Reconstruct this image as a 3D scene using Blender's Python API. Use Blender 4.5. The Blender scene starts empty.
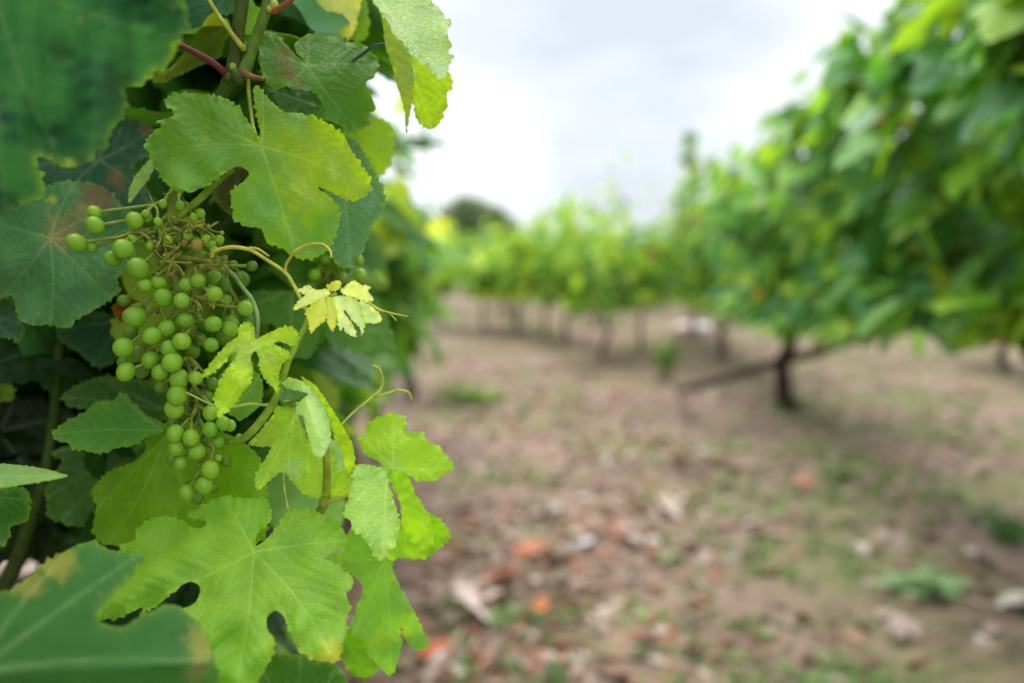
import bpy, math, random
import numpy as np
from mathutils import Vector, Matrix
from mathutils.geometry import delaunay_2d_cdt
R = math.radians
sc = bpy.context.scene
# ------------------------------------------------------------------ camera, sky, sun, exposure
FP = 28/36*1024; H = 1.10; PITCH = R(5.1)
cd = bpy.data.cameras.new('camera'); cam = bpy.data.objects.new('camera', cd)
sc.collection.objects.link(cam); sc.camera = cam
cam.location = (0, 0, H); cam.rotation_euler = (math.pi/2-PITCH, 0, 0)
cd.lens = 28; cd.sensor_width = 36; cd.clip_start = .02; cd.clip_end = 3000
cd.dof.use_dof = True; cd.dof.focus_distance = .462; cd.dof.aperture_fstop = 2.75
SUN_EL, SUN_AZ = R(60), R(-12)            # direction the light comes from: azimuth clockwise from +Y
w = bpy.data.worlds.new('World'); sc.world = w; w.use_nodes = True
nt = w.node_tree; N = nt.nodes; L = nt.links; N.clear()
out = N.new('ShaderNodeOutputWorld'); bg = N.new('ShaderNodeBackground'); bg.inputs[1].default_value = 0.076
sky = N.new('ShaderNodeTexSky'); sky.sky_type = 'NISHITA'; sky.sun_disc = False
sky.sun_elevation = SUN_EL; sky.sun_rotation = SUN_AZ
tc = N.new('ShaderNodeTexCoord')
mp = N.new('ShaderNodeMapping'); mp.inputs['Scale'].default_value = (1.4, 1.4, 3.2); mp.inputs['Location'].default_value = (1.7, 0.35, 0.2)
n1 = N.new('ShaderNodeTexNoise'); n1.inputs['Scale'].default_value = 1.5; n1.inputs['Detail'].default_value = 5; n1.inputs['Roughness'].default_value = .5
cr = N.new('ShaderNodeValToRGB')
e = cr.color_ramp.elements
e[0].position = .38; e[0].color = (5.3, 5.65, 6.2, 1)
e[1].position = .62; e[1].color = (8.5, 8.6, 8.8, 1)
mx = N.new('ShaderNodeMix'); mx.data_type = 'RGBA'; mx.inputs[0].default_value = .90
L.new(tc.outputs['Generated'], mp.inputs[0]); L.new(mp.outputs[0], n1.inputs[0]); L.new(n1.outputs[0], cr.inputs[0])
L.new(sky.outputs[0], mx.inputs[6]); L.new(cr.outputs[0], mx.inputs[7]); L.new(mx.outputs[2], bg.inputs[0]); L.new(bg.outputs[0], out.inputs[0])
sd = bpy.data.lights.new('sun', 'SUN'); sun = bpy.data.objects.new('sun', sd); sc.collection.objects.link(sun)
sd.energy = 2.8; sd.angle = R(55); sd.color = (1, .97, .92)
sdir = Vector((math.sin(SUN_AZ)*math.cos(SUN_EL), math.cos(SUN_AZ)*math.cos(SUN_EL), math.sin(SUN_EL)))
sun.rotation_euler = sdir.to_track_quat('Z', 'Y').to_euler(); sun.location = (3, 3, 12)
vs = sc.view_settings; vs.view_transform = 'Standard'; vs.look = 'None'; vs.exposure = 1.0; vs.gamma = 1
cy = sc.cycles; cy.use_denoising = True; cy.max_bounces = 7; cy.diffuse_bounces = 4; cy.transmission_bounces = 4; cy.sample_clamp_indirect = 4

# ------------------------------------------------------------------ helpers
FW = Vector((0, math.cos(PITCH), -math.sin(PITCH))); UP = Vector((0, math.sin(PITCH), math.cos(PITCH)))
FWn, UPn, RTn = np.array(FW), np.array(UP), np.array((1., 0, 0)); C0 = np.array((0, 0, H))
def P(x, y, d):
    return C0 + d*(FWn + (x-512)/FP*RTn + (341.5-y)/FP*UPn)
def PA(xy, d):                                   # many points, depth array
    xy = np.asarray(xy, float); d = np.asarray(d, float)[:, None]
    return C0 + d*(FWn + (xy[:, :1]-512)/FP*RTn + (341.5-xy[:, 1:])/FP*UPn)
def G(x, y, z=0):                                # pixel to ground point
    v = FWn + (x-512)/FP*RTn + (341.5-y)/FP*UPn
    t = (z-H)/v[2]; return C0+t*v
def lin(c):
    c = np.asarray(c, float)/255
    return np.where(c < .04045, c/12.92, ((c+.055)/1.055)**2.4)
WL = {}
def mk(name, V, F, mat, parent=None, col=None, vein=None, origin=None, smooth=True, **props):
    V = np.asarray(V, float)
    o_ = np.array(origin, float) if origin is not None else (V.min(0)+V.max(0))/2
    me = bpy.data.meshes.new(name)
    me.from_pydata((V-o_).tolist(), [], F if isinstance(F, list) else F.tolist())
    if smooth: me.polygons.foreach_set('use_smooth', [True]*len(me.polygons))
    if col is not None:
        a = me.attributes.new('Col', 'FLOAT_COLOR', 'POINT')
        c = np.ones((len(V), 4)); c[:, :3] = col; a.data.foreach_set('color', c.ravel())
    if vein is not None:
        a = me.attributes.new('vein', 'FLOAT', 'POINT'); a.data.foreach_set('value', np.asarray(vein, float))
    me.materials.append(mat)
    ob = bpy.data.objects.new(name, me); sc.collection.objects.link(ob)
    WL[ob.name] = o_
    if parent is not None:
        ob.parent = parent; ob.location = o_ - WL[parent.name]
    else: ob.location = o_
    for k, v in props.items(): ob[k] = v
    return ob
def thing(name, label, cat, loc, group=None):
    o = bpy.data.objects.new(name, None); sc.collection.objects.link(o); o.location = loc
    o.empty_display_size = .1; WL[o.name] = np.array(loc, float)
    o['label'] = label; o['category'] = cat
    if group: o['group'] = group
    return o
class Acc:                                       # collects geometry of one mesh
    def __init__(s): s.V = []; s.F = []; s.C = []; s.n = 0; s.E = []
    def add(s, V, F, c, vein=None):
        V = np.asarray(V, float); s.V.append(V); F = np.asarray(F); s.F += (F+s.n).tolist()
        cc = np.empty((len(V), 3)); cc[:] = c; s.C.append(cc); s.n += len(V)
        s.E.append(np.zeros(len(V)) if vein is None else vein)
    def make(s, name, mat, parent=None, **k):
        return mk(name, np.concatenate(s.V), s.F, mat, parent, col=np.concatenate(s.C), vein=np.concatenate(s.E), **k)
def cat_open(P_, n):
    P_ = np.asarray(P_, float)
    Q = np.vstack([2*P_[0]-P_[1], P_, 2*P_[-1]-P_[-2]]); o = []
    for i in range(1, len(Q)-2):
        a, b, c, d = Q[i-1:i+3]
        for t in np.linspace(0, 1, n, endpoint=False):
            o.append(.5*((2*b)+(-a+c)*t+(2*a-5*b+4*c-d)*t*t+(-a+3*b-3*c+d)*t**3))
    o.append(Q[-2]); return np.array(o)
def tube(acc, pts, rad, c, sub=4, sides=8, knob=0, rng=None, flat=1.0):
    P_ = np.asarray(pts, float); r = np.asarray(rad, float)
    if r.ndim == 0: r = np.full(len(P_), float(r))
    if sub > 1: M = cat_open(np.hstack([P_, r[:, None]]), sub)
    else: M = np.hstack([P_, r[:, None]])
    X = M[:, :3]; r = np.maximum(M[:, 3], 1e-5)
    n = len(X); T = np.gradient(X, axis=0); T /= np.linalg.norm(T, axis=1)[:, None]+1e-12
    ref = np.array((0.31, .2, .93)) if abs(T[0] @ np.array((0.31, .2, .93))) < .9 else np.array((1., 0, 0))
    a = np.cross(T[0], ref); a /= np.linalg.norm(a); V = []
    an = np.linspace(0, 2*np.pi, sides, endpoint=False)
    for i in range(n):
        a = a-(a@T[i])*T[i]; a /= np.linalg.norm(a); b = np.cross(T[i], a)
        rr = r[i]*np.ones(sides)
        if knob and rng is not None: rr = rr*(1+knob*rng.uniform(-1, 1, sides))
        V.append(X[i]+(np.cos(an)*rr)[:, None]*a+(np.sin(an)*rr*flat)[:, None]*b)
    V = np.concatenate(V).tolist(); F = []
    for i in range(n-1):
        for j in range(sides):
            k = (j+1) % sides
            F.append((i*sides+j, i*sides+k, (i+1)*sides+k)); F.append((i*sides+j, (i+1)*sides+k, (i+1)*sides+j))
    V.append(X[0]-T[0]*r[0]*.5); V.append(X[-1]+T[-1]*r[-1]*.7); m = n*sides
    for j in range(sides):
        k = (j+1) % sides; F.append((j, m, k)); F.append(((n-1)*sides+j, (n-1)*sides+k, m+1))
    acc.add(V, F, c)
def ico(sub=2):
    import bmesh
    bm = bmesh.new(); bmesh.ops.create_icosphere(bm, subdivisions=sub, radius=1)
    V = np.array([v.co[:] for v in bm.verts]); F = np.array([[v.index for v in f.verts] for f in bm.faces]); bm.free(); return V, F
IV, IF = ico(2); IV3, IF3 = ico(3)
def blob(acc, c, s, col, hi=False):
    V, F = (IV3, IF3) if hi else (IV, IF)
    acc.add(V*np.asarray(s)+np.asarray(c), F, col)

# ---- leaf outlines
def inpoly(pts, poly):
    x, y = pts[:, 0], pts[:, 1]; ins = np.zeros(len(pts), bool); j = len(poly)-1
    for i in range(len(poly)):
        xi, yi = poly[i]; xj, yj = poly[j]
        c = ((yi > y) != (yj > y)) & (x < (xj-xi)*(y-yi)/((yj-yi) or 1e-12)+xi)
        ins ^= c; j = i
    return ins
def closed(pts, step):
    Q = np.asarray(pts, float); n = len(Q); o = []
    for i in range(n):
        a, b, c, d = Q[i-1], Q[i], Q[(i+1) % n], Q[(i+2) % n]
        m = max(2, int(np.linalg.norm(c-b)/step*1.5))
        for t in np.linspace(0, 1, m, endpoint=False):
            k = .8
            o.append(b+(t*(c-a)*.5*k)+t*t*(3*(c-b)-k*(c-a)-.5*k*(d-b))+t**3*(-2*(c-b)+.5*k*(c-a)+.5*k*(d-b)))
    o = np.array(o); s = np.r_[0, np.cumsum(np.linalg.norm(np.diff(np.vstack([o, o[:1]]), axis=0), axis=1))]
    m = max(8, int(s[-1]/step)); t = np.linspace(0, s[-1], m, endpoint=False); oo = np.vstack([o, o[:1]])
    return np.c_[np.interp(t, s, oo[:, 0]), np.interp(t, s, oo[:, 1])], s[-1]
def segs(J, tips, rng, sp=13, sec=True):
    S = []
    J = np.asarray(J, float)
    for T in tips:
        T = np.asarray(T, float); d = T-J; Ln = np.linalg.norm(d); u = d/Ln; nrm = np.array((-u[1], u[0])); bow = rng.uniform(-.05, .05)*Ln
        q = [J+u*Ln*t+nrm*bow*math.sin(math.pi*t) for t in np.linspace(0, 1, 7)]
        for a in range(6): S.append((*q[a], *q[a+1], 1-.09*a))
        if not sec: continue
        k = 0; t = sp*1.1/Ln
        while t < .92:
            for sg in (-1, 1):
                tt = t+(.35*sp/Ln if sg > 0 else 0)
                if tt > .95: continue
                b = J+u*Ln*tt+nrm*bow*math.sin(math.pi*tt); ln = (1-tt)*Ln*.55+sp*.5
                an = R(48)*sg; p = b; prev = b
                for q_ in range(3):
                    an2 = an*(1-.18*q_); dd = np.array((u[0]*math.cos(an2)-u[1]*math.sin(an2), u[0]*math.sin(an2)+u[1]*math.cos(an2)))
                    p = prev+dd*ln/3; S.append((*prev, *p, .26-.06*q_)); prev = p
            t += sp/Ln*rng.uniform(.85, 1.2); k += 1
    return np.array(S)
def veinfield(V, S, wd):
    v = np.zeros(len(V)); dm = np.full(len(V), 1e9)
    for x0, y0, x1, y1, st in S:
        d = np.array((x1-x0, y1-y0)); L2 = d@d+1e-9
        t = np.clip(((V[:, 0]-x0)*d[0]+(V[:, 1]-y0)*d[1])/L2, 0, 1)
        ds = np.hypot(V[:, 0]-x0-t*d[0], V[:, 1]-y0-t*d[1])
        v = np.maximum(v, st*np.exp(-(ds/(wd*(.55+.45*st)))**2)); dm = np.minimum(dm, ds/(.3+.7*st))
    return v, dm
def leaf2d(outline, J, tips, sp, amp, per, seed=1, wd=1.0, vsp=13, sec=True):
    rng = np.random.default_rng(seed)
    step = min(sp*1.1, per/5.5) if amp > 0 else sp
    B, Ls = closed(outline, step); n = len(B)
    T = np.roll(B, -1, 0)-np.roll(B, 1, 0); T /= np.linalg.norm(T, axis=1)[:, None]+1e-9
    area = .5*np.sum(B[:, 0]*np.roll(B[:, 1], -1)-np.roll(B[:, 0], -1)*B[:, 1]); sg = 1 if area > 0 else -1
    Nn = np.c_[T[:, 1], -T[:, 0]]*sg
    if amp > 0:
        ph = np.arange(n)*step/per+.35*np.sin(np.arange(n)*step/per*.9+seed)+.2*np.sin(np.arange(n)*step/per*2.3+seed*2)
        fr = ph % 1; tooth = np.where(fr < .62, fr/.62, (1-fr)/.38)-.40
        am = 1.75*amp*(.65+.45*np.sin(ph*1.7+seed)+.2*rng.uniform(-1, 1, n))
        k = int(max(3, per*2/step)); curv = np.sum((np.roll(B, k, 0)+np.roll(B, -k, 0)-2*B)*Nn, 1)/(k*step)   # >0 : concave
        am = am*np.clip(1-curv*1.3, .10, 1.1)
        B = B+Nn*(tooth*am)[:, None]
    x0, y0 = B.min(0); x1, y1 = B.max(0); pts = []
    yy = y0; r = 0
    while yy < y1:
        xs = np.arange(x0+(sp/2 if r % 2 else 0), x1, sp); pts.append(np.c_[xs, np.full(len(xs), yy)]); yy += sp*.87; r += 1
    G_ = np.concatenate(pts); G_ = G_+rng.uniform(-.12, .12, G_.shape)*sp
    G_ = G_[inpoly(G_, B)]
    if len(G_):
        dmin = np.full(len(G_), 1e9)
        for b in B: dmin = np.minimum(dmin, np.hypot(G_[:, 0]-b[0], G_[:, 1]-b[1]))
        G_ = G_[dmin > sp*.55]
    S = segs(J, tips, rng, vsp, sec)
    if sec and len(G_):                        # rows of vertices along the veins, so that they stay thin unbroken lines
        cand = []
        for x0_, y0_, x1_, y1_, st in S:
            d_ = np.array((x1_-x0_, y1_-y0_)); ln = np.linalg.norm(d_); m = max(2, int(ln/(sp*.75))+1); nn_ = np.array((-d_[1], d_[0]))/(ln+1e-9)
            for t in np.linspace(0, 1, m):
                c_ = np.array((x0_, y0_))+d_*t; cand.append(c_)
            if st > .55:
                for t in np.linspace(0, 1, m):
                    for s_ in (-1, 1): cand.append(np.array((x0_, y0_))+d_*t+nn_*s_*1.25*wd)
        cand = np.array(cand); cand = cand[inpoly(cand, B)]
        seen = {}; keepc = []
        for c_ in cand:
            k_ = (int(c_[0]/.9), int(c_[1]/.9))
            if any((k_[0]+i, k_[1]+j) in seen and np.hypot(*(seen[(k_[0]+i, k_[1]+j)]-c_)) < .8 for i in (-1, 0, 1) for j in (-1, 0, 1)): continue
            seen[k_] = c_; keepc.append(c_)
        cand = np.array(keepc)
        if len(cand):
            db = np.full(len(cand), 1e9)
            for b in B: db = np.minimum(db, np.hypot(cand[:, 0]-b[0], cand[:, 1]-b[1]))
            cand = cand[db > 1.0]
            dg = np.full(len(G_), 1e9)
            for b in cand: dg = np.minimum(dg, np.hypot(G_[:, 0]-b[0], G_[:, 1]-b[1]))
            G_ = np.vstack([G_[dg > sp*.6], cand])
    A = np.vstack([B, G_]) if len(G_) else B
    vs_, _, fs, *_ = delaunay_2d_cdt([Vector(p) for p in A.tolist()], [], [list(range(n))], 1, 1e-5)
    V = np.array([v[:] for v in vs_]); F = [list(f) for f in fs if len(f) == 3]; F = np.array(F)
    ed = np.full(len(V), 1e9)
    for b in B[::2]: ed = np.minimum(ed, np.hypot(V[:, 0]-b[0], V[:, 1]-b[1]))
    v, dm = veinfield(V, S, wd)
    a, b, c = V[F[:, 0]], V[F[:, 1]], V[F[:, 2]]
    cr_ = (b[:, 0]-a[:, 0])*(c[:, 1]-a[:, 1])-(b[:, 1]-a[:, 1])*(c[:, 0]-a[:, 0])
    F[cr_ < 0] = F[cr_ < 0][:, ::-1]              # counter clockwise with y as given
    return V, F, v, dm, ed
def wav(V, seed, s):                              # smooth pseudo noise, -1..1
    r = np.random.default_rng(seed); o = np.zeros(len(V))
    for k in range(5):
        a = r.uniform(0, 6.28); f = r.uniform(.6, 1.6)/s; o += np.sin((V[:, 0]*math.cos(a)+V[:, 1]*math.sin(a))*f*6.28+r.uniform(0, 6.28))/5
    return o
# ---- materials
def mat(name): 
    m = bpy.data.materials.new(name); m.use_nodes = True; n = m.node_tree.nodes; n.clear(); return m, n, m.node_tree.links
def leaf_material(name='vine_leaf', trans=.42, rough=.46, fine=True, spec=.34, tint=(1.85, 1.72, .50, 1)):
    m, n, l = mat(name)
    o = n.new('ShaderNodeOutputMaterial'); ac = n.new('ShaderNodeAttribute'); ac.attribute_name = 'Col'
    av = n.new('ShaderNodeAttribute'); av.attribute_name = 'vein'
    tx = n.new('ShaderNodeTexCoord')
    base = ac.outputs[0]
    def mixc(fac, a, b, blend='MIX'):
        x = n.new('ShaderNodeMix'); x.data_type = 'RGBA'; x.blend_type = blend
        for s_, v_ in ((x.inputs[0], fac), (x.inputs[6], a), (x.inputs[7], b)):
            if isinstance(v_, (int, float)): s_.default_value = v_
            elif isinstance(v_, tuple): s_.default_value = v_
            else: l.new(v_, s_)
        return x.outputs[2]
    def math_(op, a, b):
        x = n.new('ShaderNodeMath'); x.operation = op
        for i, v_ in enumerate((a, b)):
            if isinstance(v_, (int, float)): x.inputs[i].default_value = v_
            else: l.new(v_, x.inputs[i])
        return x.outputs[0]
    nz = n.new('ShaderNodeTexNoise'); nz.inputs['Scale'].default_value = 45; nz.inputs['Detail'].default_value = 4; l.new(tx.outputs['Object'], nz.inputs[0])
    rr = n.new('ShaderNodeValToRGB'); rr.color_ramp.elements[0].position = .3; rr.color_ramp.elements[0].color = (.84, .89, .8, 1)
    rr.color_ramp.elements[1].position = .7; rr.color_ramp.elements[1].color = (1.12, 1.08, .9, 1); l.new(nz.outputs[0], rr.inputs[0])
    base = mixc(1.0, base, rr.outputs[0], 'MULTIPLY')
    hgt = None
    if fine:
        vo = n.new('ShaderNodeTexVoronoi'); vo.feature = 'DISTANCE_TO_EDGE'; vo.inputs['Scale'].default_value = 330; l.new(tx.outputs['Object'], vo.inputs[0])
        vr = n.new('ShaderNodeMapRange'); vr.inputs[1].default_value = 0; vr.inputs[2].default_value = .16; l.new(vo.outputs[0], vr.inputs[0])
        base = mixc(math_('MULTIPLY', math_('SUBTRACT', 1, vr.outputs[0]), .16), base, mixc(1.0, base, (1.5, 1.4, 1.3, 1), 'MULTIPLY'))
        fn = n.new('ShaderNodeTexNoise'); fn.inputs['Scale'].default_value = 1500; fn.inputs['Detail'].default_value = 2; l.new(tx.outputs['Object'], fn.inputs[0])
        hgt = math_('ADD', math_('MULTIPLY', vr.outputs[0], .6), math_('MULTIPLY', fn.outputs[0], .5))
    base0 = base
    vc = mixc(.42, mixc(1.0, base, (2.1, 1.8, 2.2, 1), 'MULTIPLY'), (.50, .62, .30, 1))
    base = mixc(math_('MULTIPLY', av.outputs['Fac'], .8), base, vc)
    geo = n.new('ShaderNodeNewGeometry')
    under = mixc(1.0, base, (1.35, 1.25, 1.7, 1), 'MULTIPLY')
    base2 = mixc(geo.outputs['Backfacing'], base, under)
    pb = n.new('ShaderNodeBsdfPrincipled'); l.new(base2, pb.inputs['Base Color']); pb.inputs['Roughness'].default_value = rough
    pb.inputs['Specular IOR Level'].default_value = spec
    tr = n.new('ShaderNodeBsdfTranslucent'); tcx = mixc(1.0, base0, tint, 'MULTIPLY'); l.new(tcx, tr.inputs[0])
    ms = n.new('ShaderNodeMixShader'); ms.inputs[0].default_value = trans; l.new(pb.outputs[0], ms.inputs[1]); l.new(tr.outputs[0], ms.inputs[2])
    if hgt is not None:
        b = n.new('ShaderNodeBump'); b.inputs['Strength'].default_value = .5; b.inputs['Distance'].default_value = .0009; l.new(hgt, b.inputs['Height'])
        l.new(b.outputs[0], pb.inputs['Normal'])
    l.new(ms.outputs[0], o.inputs[0]); return m
M_LEAF = leaf_material()
M_FOL = leaf_material('vine_foliage', .38, .52, False, .26, (1.5, 1.22, .6, 1))
def col_mat(name, rough=.6, scale=60, var=.35, bump=.4, dist=.001, sss=0, spec=.4, noise_stretch=None):
    m, n, l = mat(name)
    o = n.new('ShaderNodeOutputMaterial'); ac = n.new('ShaderNodeAttribute'); ac.attribute_name = 'Col'
    tx = n.new('ShaderNodeTexCoord'); nz = n.new('ShaderNodeTexNoise'); nz.inputs['Scale'].default_value = scale; nz.inputs['Detail'].default_value = 6
    src = tx.outputs['Object']
    if noise_stretch:
        mpn = n.new('ShaderNodeMapping'); mpn.inputs['Scale'].default_value = noise_stretch; l.new(src, mpn.inputs[0]); src = mpn.outputs[0]
    l.new(src, nz.inputs[0])
    rr = n.new('ShaderNodeValToRGB'); rr.color_ramp.elements[0].position = .3; rr.color_ramp.elements[1].position = .7
    rr.color_ramp.elements[0].color = (1-var,)*3+(1,); rr.color_ramp.elements[1].color = (1+var,)*3+(1,); l.new(nz.outputs[0], rr.inputs[0])
    x = n.new('ShaderNodeMix'); x.data_type = 'RGBA'; x.blend_type = 'MULTIPLY'; x.inputs[0].default_value = 1; l.new(ac.outputs[0], x.inputs[6]); l.new(rr.outputs[0], x.inputs[7])
    pb = n.new('ShaderNodeBsdfPrincipled'); l.new(x.outputs[2], pb.inputs['Base Color']); pb.inputs['Roughness'].default_value = rough; pb.inputs['Specular IOR Level'].default_value = spec
    if sss:
        pb.inputs['Subsurface Weight'].default_value = sss; pb.inputs['Subsurface Radius'].default_value = (.8, 1, .25); pb.inputs['Subsurface Scale'].default_value = .005
    b = n.new('ShaderNodeBump'); b.inputs['Strength'].default_value = bump; b.inputs['Distance'].default_value = dist; l.new(nz.outputs[0], b.inputs['Height']); l.new(b.outputs[0], pb.inputs['Normal'])
    l.new(pb.outputs[0], o.inputs[0]); return m
def berry_mat():
    m = col_mat('green_berry', .28, 420, .13, .12, .0003, sss=.4, spec=.5); n = m.node_tree.nodes; l = m.node_tree.links
    pb = [x for x in n if x.type == 'BSDF_PRINCIPLED'][0]; src = pb.inputs['Base Color'].links[0].from_socket
    oi = n.new('ShaderNodeObjectInfo'); r = n.new('ShaderNodeValToRGB'); r.color_ramp.elements[0].color = (.78, .86, .8, 1); r.color_ramp.elements[1].color = (1.28, 1.12, 1.1, 1); l.new(oi.outputs['Random'], r.inputs[0])
    x = n.new('ShaderNodeMix'); x.data_type = 'RGBA'; x.blend_type = 'MULTIPLY'; x.inputs[0].default_value = 1; l.new(src, x.inputs[6]); l.new(r.outputs[0], x.inputs[7])
    tx = n.new('ShaderNodeTexCoord'); nz = n.new('ShaderNodeTexNoise'); nz.inputs['Scale'].default_value = 1.6; nz.inputs['Detail'].default_value = 5; l.new(tx.outputs['Object'], nz.inputs[0])
    rr = n.new('ShaderNodeMapRange'); rr.inputs[1].default_value = .45; rr.inputs[2].default_value = .7; rr.inputs[4].default_value = .10; l.new(nz.outputs[0], rr.inputs[0])
    y = n.new('ShaderNodeMix'); y.data_type = 'RGBA'; l.new(rr.outputs[0], y.inputs[0]); l.new(x.outputs[2], y.inputs[6]); y.inputs[7].default_value = (.42, .52, .26, 1)   # waxy bloom
    v = n.new('ShaderNodeTexVoronoi'); v.inputs['Scale'].default_value = 5; l.new(tx.outputs['Object'], v.inputs[0])
    sp = n.new('ShaderNodeMapRange'); sp.inputs[1].default_value = .05; sp.inputs[2].default_value = .11; sp.inputs[3].default_value = .5; sp.inputs[4].default_value = 0; l.new(v.outputs['Distance'], sp.inputs[0])
    q = n.new('ShaderNodeMix'); q.data_type = 'RGBA'; l.new(sp.outputs[0], q.inputs[0]); l.new(y.outputs[2], q.inputs[6]); q.inputs[7].default_value = (.50, .52, .25, 1)   # pale lenticels
    l.new(q.outputs[2], pb.inputs['Base Color'])
    rg_ = n.new('ShaderNodeMapRange'); rg_.inputs[3].default_value = .26; rg_.inputs[4].default_value = .5; l.new(nz.outputs[0], rg_.inputs[0]); l.new(rg_.outputs[0], pb.inputs['Roughness'])
    return m
M_STEM = col_mat('green_stem', .5, 130, .32, .3, .0004, spec=.25)
M_BARK = col_mat('vine_bark', .9, 60, .5, .9, .006, noise_stretch=(1, 1, .25))
M_BERRY = berry_mat()
M_DRY = col_mat('dry_leaf', .85, 70, .25, .5, .002)
M_WEED = leaf_material('weed_leaf', .2, .7, False, .2, (1.3, 1.2, .7, 1))
M_STONE = col_mat('pale_stone', .85, 30, .2, .6, .004)
# ------------------------------------------------------------------ generic grape leaves (several shapes, three levels of detail)
HALF = [(5, -12), (17, -27), (33, -30), (46, -20), (47, -4), (40, 4), (50, 10), (59, 25), (53, 40), (39, 43), (27, 41), (34, 54), (27, 71), (13, 83)]
def proto(seed, sp, amp, per, sec=True):
    r = np.random.default_rng(seed)
    a = np.array(HALF, float)+r.uniform(-3.5, 3.5, (len(HALF), 2)); b = np.array(HALF, float)+r.uniform(-3.5, 3.5, (len(HALF), 2)); b[:, 0] *= -1
    o = np.vstack([[(0, 2)], a, [(r.uniform(-3, 3), 95)], b[::-1]])
    V, F, v, dm, ed = leaf2d(o, (0, 1), [(0, 90), (52, 26), (-52, 26), (34, -24), (-34, -24)], sp, amp, per, seed, 1.6, 11, sec)
    x, y = V[:, 0]/100, V[:, 1]/100; rad = np.hypot(x, y)
    fold = r.uniform(.05, .35); droop = r.uniform(.1, .45)
    z = abs(x)*fold-droop*rad**2+.05*wav(V, seed, 45)*(rad+.2)+.018*wav(V, seed+9, 16)-.012*v
    return np.c_[x, y, z], F, v
HI = [proto(s, 4.2, 2.4, 7.5) for s in (1, 2, 3, 4, 5)]
MD = [proto(s+20, 12, 1.6, 11, False) for s in range(6)]
LO = [proto(s+40, 26, 0, 30, False) for s in range(5)]
PAL = {'dark': (54, 102, 48), 'blue': (96, 150, 110), 'mid': (102, 156, 66), 'bright': (144, 190, 72), 'young': (180, 208, 84), 'dry': (176, 132, 74)}
PALN = list(PAL); PALC = np.array([lin(PAL[k]) for k in PALN])
def leafcol(r, w=(.24, .24, .28, .18, .055, .005)):
    c = PALC[r.choice(6, p=np.array(w)/sum(w))]; return c*r.uniform(.75, 1.25)*np.array((r.uniform(.85, 1.08), 1, r.uniform(.75, 1.1)))
def frame(nrm, tip):
    z = np.asarray(nrm, float); z = z/np.linalg.norm(z); y = np.asarray(tip, float); y = y-(y@z)*z
    if np.linalg.norm(y) < 1e-3: y = np.cross(z, (1, 0, 0.1))
    y /= np.linalg.norm(y); return np.column_stack([np.cross(y, z), y, z])
def add_leaf(acc, pro, pos, nrm, tip, size, col):
    V, F, v = pro; acc.add(V*size@frame(nrm, tip).T+pos, F, col, v)
def shoot_path(r, p0, L_, up, lean, n=7):
    p = np.array(p0, float); d = np.array(up, float); d /= np.linalg.norm(d); pts = [p.copy()]
    for i in range(n):
        d = d+np.array(lean)*(i/n)*.25+r.normal(0, .09, 3); d /= np.linalg.norm(d); p = p+d*L_/n; pts.append(p.copy())
    return np.array(pts)
BARKC = lin((98, 82, 74))
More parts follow.
